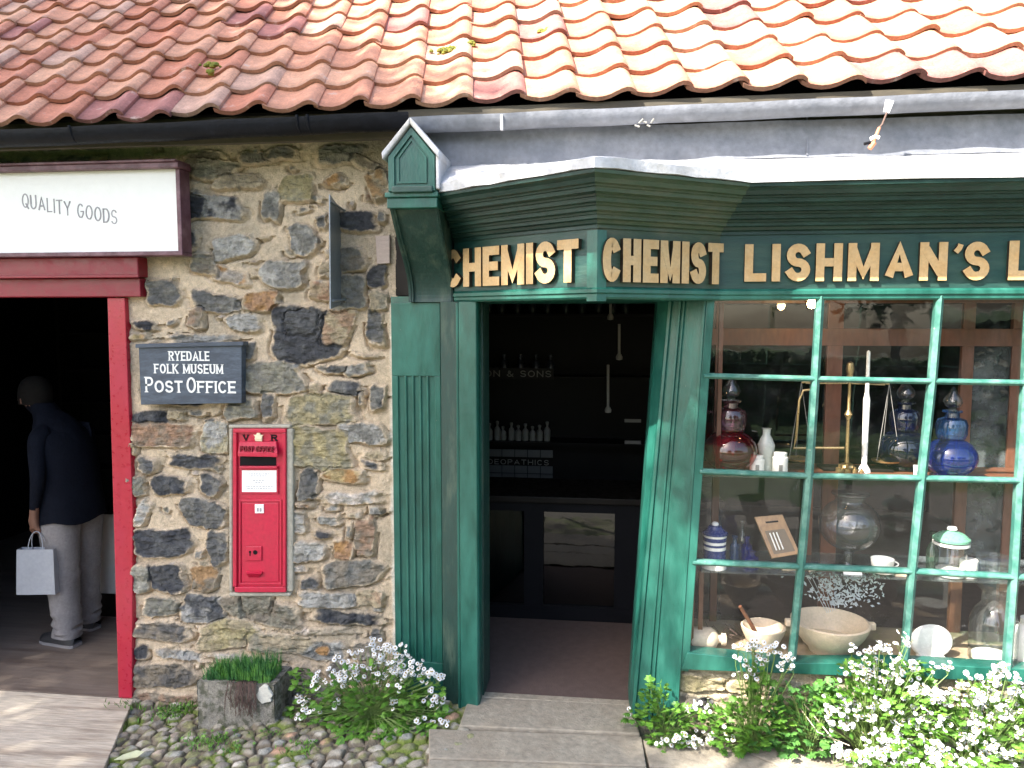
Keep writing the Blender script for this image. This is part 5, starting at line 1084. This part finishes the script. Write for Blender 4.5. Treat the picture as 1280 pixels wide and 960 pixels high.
lt(t, p, s_, 'body', 'clear', [(.02, 0), (17, 0), (18.5, 2), (18.5, 40), (20, 43), (20, 45)]); ld = lt(t, p+Vector((0, 0, 45*s_)), s_, 'lid', 'greenlid', [(.02, .1), (21, .1), (21, 3), (14, 9), (5, 12), (.02, 12.4)])
lt(t, p+Vector((0, 0, 57.2*s_)), s_, 'knob', 'ceramic', [(.02, .1), (4, .2), (6, 2), (5, 5), (.02, 6)]); lt(t, p, s_, 'lid_rim', 'ceramic', [(20.4, 40), (21, 40), (21, 43), (20.4, 43)])
lt(t, p, s_, 'powder', 'ceramic', [(.02, 1), (16.5, 1), (16.8, 9), (.02, 10)])
t, p, s_ = vt('ointment_pot', 'small plain white pot right of the green-lidded jar', 'pot', 1211, 706, -.13, zS1); lt(t, p, s_, 'body', 'ceramic', [(.02, 0), (9.5, 0), (10.2, 1), (10.2, 22), (9, 23), (.02, 23)])
t, p, s_ = vt('glass_dish', 'low clear glass dish at the right of the middle shelf', 'dish', 1240, 708, -.10, zS1); lt(t, p, s_, 'body', 'clear', [(.02, 0), (16, 0), (20, 8), (22, 22), (23, 24)])
# floor of the window
def fl_(px, Y): return zfl
t, p, s_ = vt('stoneware_bottle', 'cream stoneware bottle lying on its side at the bottom left of the window', 'bottle', 880, 815, -.15, zfl)
q = MB(); q.lathe((0, 0, 0), [(.0001, 0), (13*s_, .5*s_), (14*s_, 3*s_), (14*s_, 26*s_), (10*s_, 32*s_), (5*s_, 35*s_), (5*s_, 38*s_), (7.5*s_, 39*s_), (7.5*s_, 44*s_), (.0001, 44.5*s_)], 24)
q.v = [(p.x-18*s_+v[2], p.y+v[1], p.z+14*s_+v[0]) for v in q.v]; recalc(q.build('body', 'stoneware', t, smooth=True))
t, p, s_ = vt('mortar', 'small pale stoneware mortar at the bottom of the left column of panes', 'mortar', 953, 818, -.10, zfl)
lt(t, p, s_, 'bowl', 'stoneware', [(.02, 0), (14, 0), (15, 3), (19, 8), (23, 16), (26, 23), (27, 28), (25, 29), (22, 25), (17, 12), (.02, 6)])
q = MB(); q.tube([P(952, 806, -.10), P(940, 782, -.13), P(925, 758, -.16)], .012, 10, r1=.0085); o_ = q.build('pestle', 'wood', None, smooth=True, loc=P(950, 797, -.10), label='brown wooden pestle leaning in the small mortar', cat='pestle')
t, p, s_ = vt('mortar', 'large wide cream stone mortar behind the first low glazing bar', 'mortar', 1036, 820, -.09, zfl)
lt(t, p, s_, 'bowl', 'stoneware', [(.02, 0), (24, 0), (25, 4), (32, 11), (41, 23), (45, 31), (47, 38), (44, 39), (40, 33), (30, 15), (.02, 9)], 32)
q = MB(); q.box(p.x-54*s_, p.x-44*s_, p.y-.016, p.y+.016, p.z+29*s_, p.z+38*s_); q.build('mortar_lug', 'stoneware', t, bevel=.006)
q = MB(); q.box(p.x+44*s_, p.x+54*s_, p.y-.016, p.y+.016, p.z+29*s_, p.z+38*s_); q.build('mortar_lug', 'stoneware', t, bevel=.006)
t, p, s_ = vt('ceramic_inhaler', 'rounded white glazed hot water bottle leaning behind the second low glazing bar', 'bottle', 1166, 822, -.15, zfl)
q = MB(); prof = [(r*s_, h*s_) for r, h in ((.02, -5), (14, -4.5), (21, -2), (23, 2), (20, 5), (12, 7), (.02, 8))]; q.lathe((0, 0, 0), prof, 30)
q.v = [(p.x+v[0]*1.12, p.y+v[2]*.9+.02, p.z+22*s_+v[1]*.95) for v in q.v]; recalc(q.build('body', 'ceramic', t, smooth=True)); 
MB().box(p.x-16*s_, p.x+16*s_, p.y-.005, p.y+.045, p.z, p.z+5*s_).build('foot', 'ceramic', t, bevel=.004)
t, p, s_ = vt('clear_bottle', 'tall clear glass jar with flared neck at the bottom right of the window', 'jar', 1240, 826, -.12, zfl)
lt(t, p, s_, 'body', 'clear', [(.02, 0), (25, 0), (27, 3), (27, 52), (22, 66), (15, 74), (15, 88), (22, 96), (26, 102)]); lt(t, p, s_, 'base_powder', 'ceramic', [(.02, 2), (23, 2), (23, 8), (.02, 9)])
t, p, s_ = vt('glass_globe', 'clear glass funnel bowl resting above the tall jar at the right edge', 'glass vessel', 1246, 723, -.12, zfl+103*scl(P(1240, 826, -.12))); lt(t, p, s_, 'body', 'clear', [(6, 0), (9, 4), (14, 10), (12, 16), (6, 18), (.02, 19)])
t, p, s_ = vt('ointment_pot', 'cream stoneware pot at the bottom right corner of the window', 'pot', 1284, 830, -.14, zfl); lt(t, p, s_, 'body', 'ceramic', [(.02, 0), (18, 0), (20, 3), (20, 40), (14, 48), (10, 52), (10, 60), (.02, 60)])
tw = thing('dried_twigs', 'bunch of dark dried twigs lying between the stoneware bottle and the small mortar', 'twigs', P(905, 805, -.05)); rr = random.Random(9); q = MB()
for k in range(46):
    a = P(rr.uniform(872, 935), rr.uniform(788, 812), rr.uniform(-.1, .08)); a.z = max(a.z, zfl+.006); d = Vector((rr.uniform(-.06, .08), rr.uniform(-.02, .02), rr.uniform(-.005, .05))); q.tube([a, a+d*.5+Vector((0, 0, rr.uniform(0, .01))), a+d], .0018, 4)
q.build('twig', 'twig', tw)
hrb = thing('dried_herbs', 'silvery grey dried herb bunch standing behind the large stone mortar', 'dried herbs', Vector((P(1055, 810, .05).x, .05, zfl))); q = MB()
for k in range(420):
    a0_ = rr.gauss(0, .35); hh = rr.uniform(.18, .36); b0 = Vector((P(1052, 810, .05).x+hh*math.sin(a0_), .06+rr.uniform(-.03, .03), zfl+hh*.95)); s2 = rr.uniform(.006, .013); ax = rr.uniform(0, 3.1)
    d1 = Vector((math.cos(ax), rr.uniform(-.5, .5), math.sin(ax)))*s2; d2 = Vector((-math.sin(ax), 0, math.cos(ax)))*s2*.45; q.add([b0-d1, b0-d2, b0+d1, b0+d2], [(0, 1, 2, 3)])
for k in range(5): q.tube([(P(1052, 810, .05).x, .06, zfl), (P(1052, 810, .05).x+.3*math.sin(-.6+k*.09), .06, zfl+.30)], .0013, 4)
q.build('leaves', mat('silver_dried_leaf', (.55, .60, .62), .8, .2, 40), hrb)
# ------------------------------------------------------------------ plants
def leafshape(b, base, dirv, L_, w_, r, lobes=5):
    """a lobed leaf: a folded blade with pinnate lobes"""
    d = dirv.normalized(); side = d.cross(Vector((0, 0, 1))); side = side.normalized() if side.length > .05 else Vector((1, 0, 0)); upn = side.cross(d).normalized()
    droop = r.uniform(.1, .5); tilt = r.uniform(-.5, .5); side = (side+upn*tilt).normalized()
    def pt(t, s_): return base+d*L_*t - Vector((0, 0, 1))*droop*L_*t*t*.5 + side*s_*w_ + upn*(-abs(s_)*w_*.25)
    n0 = len(b.v); vs = [pt(0, 0)]; fs = []
    mid = [pt(t, 0) for t in (0, .25, .45, .62, .78, 1.0)]
    b.v += [tuple(v) for v in mid]
    for sg in (-1, 1):
        for k, (t0, t1, e_) in enumerate(((1, 2, .62), (2, 3, 1.0), (3, 4, .85), (4, 5, .55))):
            tt = (.25, .45, .62, .78, 1.0); ta, tb = tt[k], tt[k+1]; tip = pt(ta+(tb-ta)*1.15+.05, sg*e_*.5*r.uniform(.8, 1.15)); tip2 = pt(ta+(tb-ta)*.35, sg*e_*.42)
            i = len(b.v); b.v += [tuple(tip), tuple(tip2)]; f = (n0+t0, n0+t1, i, i+1); b.f.append(f if sg > 0 else f[::-1]); b.mi.append(0)
def daisy(bp, be, c, n, s, r):
    n = n.normalized(); a = n.cross(Vector((.3, .2, 1))).normalized(); b_ = n.cross(a); k = 9; i = len(bp.v); off_ = r.uniform(0, 1)
    bp.v.append(tuple(c+n*s*.05)); 
    for j in range(2*k):
        q_ = math.pi*(j+off_)/k; rr_ = s*(1.0 if j % 2 == 0 else .80)*r.uniform(.93, 1.05); bp.v.append(tuple(c+a*rr_*math.cos(q_)+b_*rr_*math.sin(q_)-n*s*.12))
    for j in range(2*k): bp.f.append((i, i+1+j, i+1+(j+1) % (2*k))); bp.mi.append(0)
    m = 7; i = len(be.v); be.v.append(tuple(c+n*s*.30))
    for rad, hh in ((.24, .26), (.33, .10)):
        for j in range(m): q_ = 2*math.pi*j/m; be.v.append(tuple(c+a*s*rad*math.cos(q_)+b_*s*rad*math.sin(q_)+n*s*hh))
    for j in range(m): be.f.append((i, i+1+j, i+1+(j+1) % m)); be.f.append((i+1+j, i+1+m+j, i+1+m+(j+1) % m, i+1+(j+1) % m)); be.mi += [0, 0]
def plant(name, label, base, leaves, flowers, seed, mleaf='leaf', fs=.0115, lsize=.045, cat='flowering plant', group=None):
    """base: point on the ground; leaves / flowers: (px, py, rx, ry, n, Y, depth spread)"""
    r = random.Random(seed); t = thing(name, label, cat, base, group); bl_ = MB(); st = MB(); bp = MB(); be = MB(); base = Vector(base)
    for (px, py, rx, ry, n, Y, dy) in leaves:
        for k in range(n):
            a = r.uniform(0, 6.283); q_ = math.sqrt(r.random()); yy = Y+r.uniform(-dy, dy); c = P(px+rx*q_*math.cos(a), py+ry*q_*math.sin(a), yy); c.z = max(c.z, gz(c.x)+.012)
            d = (c-base); d.z *= .5; d = d.normalized()+Vector((r.gauss(0, .5), r.gauss(0, .5)-.25, r.gauss(.1, .35))); L_ = lsize*r.uniform(.55, 1.25)
            leafshape(bl_, c, d, L_, L_*r.uniform(.75, 1.0), r)
            if k % 5 == 0: st.tube([base+Vector((r.uniform(-.03, .03), r.uniform(-.03, .03), 0)), base.lerp(c, .55)+Vector((0, 0, .03)), c], .0016, 4)
    for (px, py, rx, ry, n, Y, dy) in flowers:
        k = 0; n = int(n*1.12)
        while k < n:
            a = r.uniform(0, 6.283); q_ = math.sqrt(r.random()); yy = Y+r.uniform(-dy, dy); cc = P(px+rx*q_*math.cos(a), py+ry*q_*math.sin(a), yy)
            if cc.z < gz(cc.x)+.02: k += 1; continue
            m = min(n-k, r.randint(2, 6)); fork = cc-Vector((0, 0, .035)); st.tube([base+Vector((r.uniform(-.04, .04), r.uniform(-.03, .03), 0)), base.lerp(fork, .5)+Vector((r.uniform(-.02, .02), 0, .03)), fork], .0018, 4)
            for j in range(m):
                c = cc+Vector((r.gauss(0, .016), r.gauss(0, .014), r.gauss(0, .010))); nrm_ = Vector((r.gauss(0, .4), -.45+r.gauss(0, .35), .8)); s2 = fs*r.uniform(.75, 1.15)
                daisy(bp, be, c, nrm_, s2, r); st.tube([fork, c-nrm_.normalized()*.004], .0009, 3)
            k += m
    bl_.build('foliage', mleaf, t); st.build('stems', 'stem', t)
    if bp.v: bp.build('flowers', 'petal', t, kind='stuff'); be.build('flower_eyes', 'eye', t, kind='stuff')
    return t
def gb_(px, py, Y): p = P(px, py, Y); return (p.x, Y, gz(p.x)-.01)
plant('feverfew', 'large white-flowered feverfew clump between the stone trough and the chemist pilaster', gb_(465, 920, -.26),
      [(470, 870, 60, 40, 240, -.25, .09), (480, 905, 70, 42, 300, -.30, .10), (420, 885, 40, 30, 110, -.25, .07), (520, 880, 35, 40, 110, -.24, .07), (480, 938, 60, 20, 150, -.38, .08), (385, 850, 18, 16, 34, -.2, .05), (385, 890, 20, 14, 30, -.22, .05)],
      [(470, 808, 30, 8, 23, -.22, .05), (445, 825, 30, 12, 37, -.23, .06), (490, 818, 24, 12, 29, -.22, .06), (425, 842, 35, 14, 49, -.26, .06), (480, 838, 38, 14, 63, -.26, .06), (515, 838, 26, 12, 34, -.28, .05), (540, 850, 14, 18, 23, -.3, .04), (430, 858, 20, 10, 14, -.28, .05), (372, 880, 12, 20, 18, -.26, .04), (366, 902, 8, 8, 7, -.28, .03), (400, 880, 24, 10, 8, -.3, .04), (395, 850, 22, 8, 11, -.26, .04), (535, 878, 14, 6, 11, -.3, .04), (520, 905, 16, 7, 13, -.34, .04), (548, 905, 12, 9, 20, -.36, .04), (505, 870, 30, 20, 13, -.3, .04)], 3, fs=.0125)
plant('feverfew', 'small leafy feverfew at the foot of the right door post', gb_(830, 915, -.36),
      [(820, 868, 14, 18, 60, -.36, .04), (812, 895, 30, 14, 70, -.38, .05), (845, 900, 40, 18, 130, -.36, .06), (835, 925, 28, 12, 50, -.42, .05)],
      [(790, 893, 8, 5, 3, -.40, .03), (865, 878, 16, 10, 9, -.36, .03), (850, 930, 26, 14, 34, -.45, .05), (870, 920, 20, 12, 16, -.42, .04), (882, 915, 10, 14, 6, -.4, .04)], 5, lsize=.04)
plant('feverfew', 'upright feverfew stem of white flowers in front of the first low glazing bar', gb_(940, 915, -.42),
      [(945, 858, 14, 26, 60, -.42, .03), (940, 900, 45, 26, 200, -.42, .06), (925, 925, 32, 14, 90, -.46, .05), (900, 895, 22, 18, 50, -.40, .05)],
      [(950, 806, 28, 9, 30, -.42, .04), (930, 812, 20, 12, 20, -.42, .04), (965, 818, 30, 10, 22, -.42, .04), (935, 838, 18, 10, 16, -.42, .03), (988, 835, 12, 5, 7, -.42, .03), (905, 918, 10, 12, 6, -.46, .03), (880, 880, 14, 8, 7, -.4, .03)], 7)
plant('geranium', 'low dark-leaved plant without flowers between two feverfew clumps', gb_(1010, 905, -.40), [(1010, 890, 45, 30, 190, -.38, .06), (995, 925, 45, 18, 120, -.42, .06), (1035, 870, 22, 16, 50, -.36, .04)], [], 9, 'leafdark', lsize=.052, cat='plant')
plant('feverfew', 'tallest and densest mass of white feverfew under the middle of the shop window', gb_(1090, 915, -.45),
      [(1090, 855, 50, 26, 110, -.42, .06), (1090, 895, 70, 36, 230, -.44, .08), (1150, 905, 50, 38, 180, -.46, .08), (1060, 880, 30, 20, 60, -.42, .05), (1145, 850, 16, 22, 60, -.38, .03)],
      [(1080, 812, 28, 12, 26, -.42, .05), (1105, 832, 40, 16, 50, -.44, .06), (1075, 842, 30, 10, 24, -.42, .04), (1128, 798, 14, 10, 12, -.42, .03), (1120, 858, 50, 16, 60, -.45, .06), (1065, 878, 40, 12, 50, -.45, .05), (1110, 890, 50, 20, 70, -.48, .06), (1055, 898, 28, 12, 30, -.48, .05), (1090, 915, 38, 14, 44, -.52, .05), (1160, 872, 40, 16, 50, -.48, .05), (1170, 835, 25, 8, 10, -.42, .03), (1060, 940, 22, 10, 22, -.56, .04), (1110, 938, 30, 14, 40, -.56, .05)], 11)
plant('feverfew', 'spreading feverfew mass at the right edge of the picture below the window', gb_(1225, 925, -.50),
      [(1235, 892, 60, 40, 190, -.46, .09), (1180, 925, 55, 26, 140, -.52, .07), (1260, 930, 55, 28, 150, -.52, .08), (1320, 890, 60, 45, 200, -.46, .09)],
      [(1235, 852, 45, 12, 60, -.46, .05), (1215, 872, 50, 16, 80, -.48, .06), (1265, 878, 40, 20, 70, -.48, .06), (1185, 908, 50, 16, 70, -.52, .06), (1240, 915, 50, 20, 80, -.54, .06), (1150, 935, 40, 12, 50, -.56, .05), (1215, 945, 50, 12, 60, -.58, .05), (1280, 945, 40, 14, 50, -.56, .05), (1330, 880, 50, 30, 90, -.5, .08), (1270, 840, 24, 8, 12, -.44, .04), (1238, 838, 30, 6, 12, -.44, .03)], 13)
plant('feverfew', 'sunlit feverfew at the very bottom of the picture right of the paving', gb_(1130, 965, -.62), [(1120, 955, 60, 14, 110, -.62, .05), (1200, 962, 60, 12, 90, -.64, .05)], [(1100, 952, 50, 12, 50, -.64, .05), (1170, 955, 40, 10, 40, -.66, .05)], 15)
# dead stalks
q = MB(); q.tube([P(1005, 880, -.38), P(1030, 910, -.44), P(1050, 935, -.5)], .003, 5); q.tube([P(1000, 885, -.38), P(1022, 915, -.46), P(1062, 932, -.5)], .002, 5)
q.build('dead_stalk', 'stoneware', None, loc=P(1030, 910, -.44), label='pale dead flower stalks fallen across the dark-leaved plant', cat='stalk')
# stone trough
tr = thing('stone_trough', 'small mossy grey stone trough of chives and dead heather against the rubble wall', 'planter', P(300, 912, -.22))
tx0, tx1 = P(250, 900, -.27).x, P(345, 900, -.27).x; tzb = P(300, 914, -.27).z; tzt = P(300, 853, -.27).z
def troughgrid():
    b = MB(); n = 26
    def face(fn, nu, nv):
        i0 = len(b.v)
        for j in range(nv+1):
            for i in range(nu+1): b.v.append(tuple(fn(i/nu, j/nv)))
        for j in range(nv):
            for i in range(nu): b.f.append((i0+j*(nu+1)+i, i0+j*(nu+1)+i+1, i0+(j+1)*(nu+1)+i+1, i0+(j+1)*(nu+1)+i)); b.mi.append(0)
    def wob(x, y, z):
        k = float(fbm(np.array([x*18+y*7]), np.array([z*18+y*9]), 5)[0])-.5; k2 = float(fbm(np.array([x*60+y*31]), np.array([z*60+y*37]), 6)[0])-.5
        return k*.016+k2*.009
    y0, y1 = -.285, -.07
    face(lambda u, v: (tx0+(tx1-tx0)*u, y0-wob(tx0+(tx1-tx0)*u, y0, tzb+(tzt-tzb)*v), tzb+(tzt-tzb)*v), 40, 24)
    face(lambda u, v: (tx1+wob(0, y0+(y1-y0)*u, tzb+(tzt-tzb)*v), y0+(y1-y0)*u, tzb+(tzt-tzb)*v), 24, 24)
    face(lambda u, v: (tx0-wob(1, y0+(y1-y0)*(1-u), tzb+(tzt-tzb)*v), y0+(y1-y0)*(1-u), tzb+(tzt-tzb)*v), 24, 24)
    face(lambda u, v: (tx1-(tx1-tx0)*u, y1, tzb+(tzt-tzb)*v), 6, 4)
    w2 = .032
    for (xa4, xb4, ya4, yb4) in ((tx0, tx1, y0, y0+w2), (tx0, tx1, y1-w2, y1), (tx0, tx0+w2, y0+w2, y1-w2), (tx1-w2, tx1, y0+w2, y1-w2)):
        face(lambda u, v: (xa4+(xb4-xa4)*u, ya4+(yb4-ya4)*v, tzt+wob(xa4+(xb4-xa4)*u, ya4, 3)*.6), 30, 4)
    return b
troughgrid().build('trough_body', 'trough', tr, smooth=True)
MB().box(tx0+.02, tx1-.02, -.265, -.09, tzt-.06, tzt-.012).build('soil', 'earth', tr)
q = MB(); q.v = []; 
lich = MB(); r = random.Random(6); cpx, cpz = tx1-.045, tzt-.045
ring = [(cpx+.042*math.cos(a)*r.uniform(.7, 1.1), cpz+.05*math.sin(a)*r.uniform(.7, 1.15)) for a in [k*math.pi/9 for k in range(18)]]
ring = [(min(x, tx1-.001), min(z, tzt+.006)) for x, z in ring]
lich.prism([(x, -.297, z) for x, z in ring], (0, .016, 0)); recalc(lich.build('lichen_patch', 'lichen', tr, bevel=.003))
cvs = thing('chives', 'dense upright green chives growing in the stone trough', 'herb', ((tx0+tx1)/2, -.19, tzt-.012)); q = MB(); r = random.Random(14)
for k in range(1500):
    x = r.uniform(tx0+.02, tx1-.03); y = r.uniform(-.265, -.10); u = (x-tx0)/(tx1-tx0); h = (.075+.055*min(1, u*1.5))*r.uniform(.5, 1.1); lx, ly = r.gauss(0, .02), r.gauss(-.012, .018)
    a_ = r.uniform(0, 3.14); wv_ = Vector((math.cos(a_), math.sin(a_), 0))*.0019; b0 = Vector((x, y, tzt-.014)); m_ = b0+Vector((lx*.4, ly*.4, h*.6)); e_ = b0+Vector((lx, ly, h))
    q.add([b0-wv_, b0+wv_, m_+wv_*.8, m_-wv_*.8, e_], [(0, 1, 2, 3), (3, 2, 4)])
q.build('blades', 'chive', cvs)
hth = thing('dead_heather', 'dead brown heather twigs hanging over the front of the stone trough', 'dried plant', P(305, 852, -.28)); q = MB(); r = random.Random(15)
for k in range(60):
    x = P(305, 852, -.28).x+r.uniform(-.075, .07); z0_ = tzt+r.uniform(0, .015); pts = [Vector((x, -.25, z0_-.01)), Vector((x+r.uniform(-.01, .01), -.300, z0_+.006)), Vector((x+r.uniform(-.02, .02), -.312-r.uniform(0, .012), z0_-.06)), Vector((x+r.uniform(-.03, .03), -.308-r.uniform(0, .01), z0_-r.uniform(.08, .17)))]
    q.tube(pts, .0015, 4)
q.build('twigs', 'twig', hth)
# weeds and grass in the cobbles
def tuft(px, py, n, h, seed, label, spread=.05, m='leaf'):
    r = random.Random(seed); p = PZ(px, py, gz(PZ(px, py, -.1).x)); t = thing('grass_tuft', label, 'grass tuft', p, 'tufts in the cobbles'); b = MB()
    for k in range(n):
        b0 = p+Vector((r.gauss(0, spread), r.gauss(0, spread*.7), 0)); hh = h*r.uniform(.4, 1.1); e_ = b0+Vector((r.gauss(0, hh*.4), r.gauss(0, hh*.4), hh)); a_ = r.uniform(0, 3.14); wv_ = Vector((math.cos(a_), math.sin(a_), 0))*.0022
        b.add([b0-wv_, b0+wv_, b0.lerp(e_, .6)+wv_, b0.lerp(e_, .6)-wv_, e_], [(0, 1, 2, 3), (3, 2, 4)])
        if k % 3 == 0: leafshape(b, b0+Vector((0, 0, .01)), Vector((r.gauss(0, 1), r.gauss(0, 1), .6)), .02, .016, r)
    b.build('blades', m, t, kind='stuff')
for a in ((222, 888, 150, .035, 21, 'green tuft in the cobbles left of the trough by the wall foot'), (205, 895, 60, .025, 22, 'sparse tuft in the cobbles left of the wall foot tuft'), (161, 884, 40, .05, 23, 'small tuft at the foot of the red door post'),
          (250, 930, 80, .03, 24, 'tuft in the cobbles in front of the left end of the trough'), (275, 925, 60, .03, 25, 'tuft in the cobbles in front of the middle of the trough'), (290, 938, 50, .03, 28, 'lowest tuft in the cobbles below the trough'), (335, 918, 30, .02, 26, 'tiny tuft under the right front corner of the trough'), (375, 935, 70, .03, 27, 'yellowish tuft in the cobbles below the large feverfew')): tuft(*a)
lf = PZ(165, 948, gz(-2.2)); q = MB(); c = lf+Vector((0, -.02, .025)); dx_ = Vector((.055, .035, .004)); dy_ = Vector((-.018, .024, .004))
q.add([c-dx_, c-dx_*.4+dy_*.7, c+dx_*.5+dy_*.9, c+dx_, c+dx_*.5-dy_*.9, c-dx_*.4-dy_*.6, c+Vector((0, 0, -.006))], [(0, 6, 1), (1, 6, 2), (2, 6, 3), (3, 6, 4), (4, 6, 5), (5, 6, 0)])
q.build('fallen_leaf', mat('pale_green_dead_leaf', (.50, .52, .33), .6, .1, 40), None, loc=c, label='pale green fallen leaf lying on the cobbles beside the boards', cat='leaf')
for px, py, lab in ((176, 889, 'small round pebble on the cobbles by the red post'),): pass

# ------------------------------------------------------------------ garden behind the viewer: trees and hedge that shade and reflect
def tree(name, label, base, crown, rad, n, seed, trunk_r=.16, ls=.075):
    r = random.Random(seed); t = thing(name, label, 'tree', base); base = Vector(base); crown = Vector(crown); tb = MB()
    tb.tube([base, base.lerp(crown, .5)+Vector((.1, .05, 0)), crown], trunk_r, 10, r1=trunk_r*.4); b = MB()
    cl = []
    for k in range(34):
        v = Vector((r.gauss(0, 1), r.gauss(0, 1), r.gauss(0, .8))); v = v.normalized()*r.uniform(.25, 1)*rad; v.z *= .8; cl.append(crown+v)
        if k % 2 == 0: tb.tube([base.lerp(crown, r.uniform(.55, .95)), (crown+v*.5)+Vector((0, 0, -.1)), crown+v], trunk_r*.28, 6, r1=.012)
    tb.build('trunk', 'bark', t, smooth=True)
    for k in range(n):
        c = r.choice(cl)+Vector((r.gauss(0, 1), r.gauss(0, 1), r.gauss(0, .8)))*rad*.20; s = ls*r.uniform(.6, 1.3); a = Vector((r.gauss(0, 1), r.gauss(0, 1), r.gauss(0, .6))).normalized(); b_ = a.cross(Vector((r.gauss(0, 1), r.gauss(0, 1), 1))).normalized()
        b.v += [tuple(c-a*s), tuple(c+b_*s*.45), tuple(c+a*s), tuple(c-b_*s*.45)]; i = len(b.v)-4; b.f.append((i, i+1, i+2, i+3)); b.mi.append(0)
    b.build('crown', 'treeleaf', t)
def along(x, y, z, s): return Vector((x, y, z))+sunv*s
tc1 = along(-2.35, 0, 1.2, 9.0); tree('garden_tree', 'leafy garden tree on the lawn facing the post office', (tc1.x-1.2, tc1.y-.6, -.25), tc1, 2.1, 36000, 31)
tc2 = along(-3.9, .6, 3.4, 10.0); tree('garden_tree', 'second leafy garden tree further left on the lawn', (tc2.x-.6, tc2.y-.8, -.25), tc2, 1.7, 9000, 32)
tc3 = along(.80, -.28, 1.02, 6.2); tree('garden_tree', 'slender unseen tree added to dapple shade on the chemist window', (tc3.x-.5, tc3.y-.9, -.25), tc3, .46, 1300, 33, .06, .05)  # added out of view so its sparse crown shades the left panes
for k, (x, y, h, rd) in enumerate(((7, -17, 4.5, 3.0), (-3, -20, 5.0, 3.4), (14, -18, 5.0, 3.5))):
    tree('garden_tree', ('round tree beyond the lawn to the right', 'broad tree straight across the lawn', 'distant tree at the far right of the lawn')[k], (x, y, -.25), (x, y, h), rd, 7000, 40+k, .25, .22)
hd_ = thing('garden_hedge', 'long clipped green hedge at the far side of the lawn', 'hedge', (0, -13, -.25)); q = MB(); r = random.Random(50)
for k in range(26000):
    x = r.uniform(-16, 18); f_ = r.random(); y, z = (-13+r.gauss(0, .05), r.uniform(-.2, 1.3)) if f_ < .7 else (r.uniform(-14, -13), 1.3+r.gauss(0, .05)); c = Vector((x, y, z)); s = .09*r.uniform(.6, 1.3)
    a = Vector((r.gauss(0, 1), r.gauss(0, 1), r.gauss(0, 1))).normalized(); b_ = a.cross(Vector((r.gauss(0, 1), 1, r.gauss(0, 1)))).normalized(); q.v += [tuple(c-a*s), tuple(c+b_*s*.5), tuple(c+a*s), tuple(c-b_*s*.5)]; i = len(q.v)-4; q.f.append((i, i+1, i+2, i+3)); q.mi.append(0)
q.build('hedge_leaves', 'treeleaf', hd_); MB().box(-16, 18, -13.9, -13.1, -.25, 1.2).build('hedge_core', 'bark', hd_)
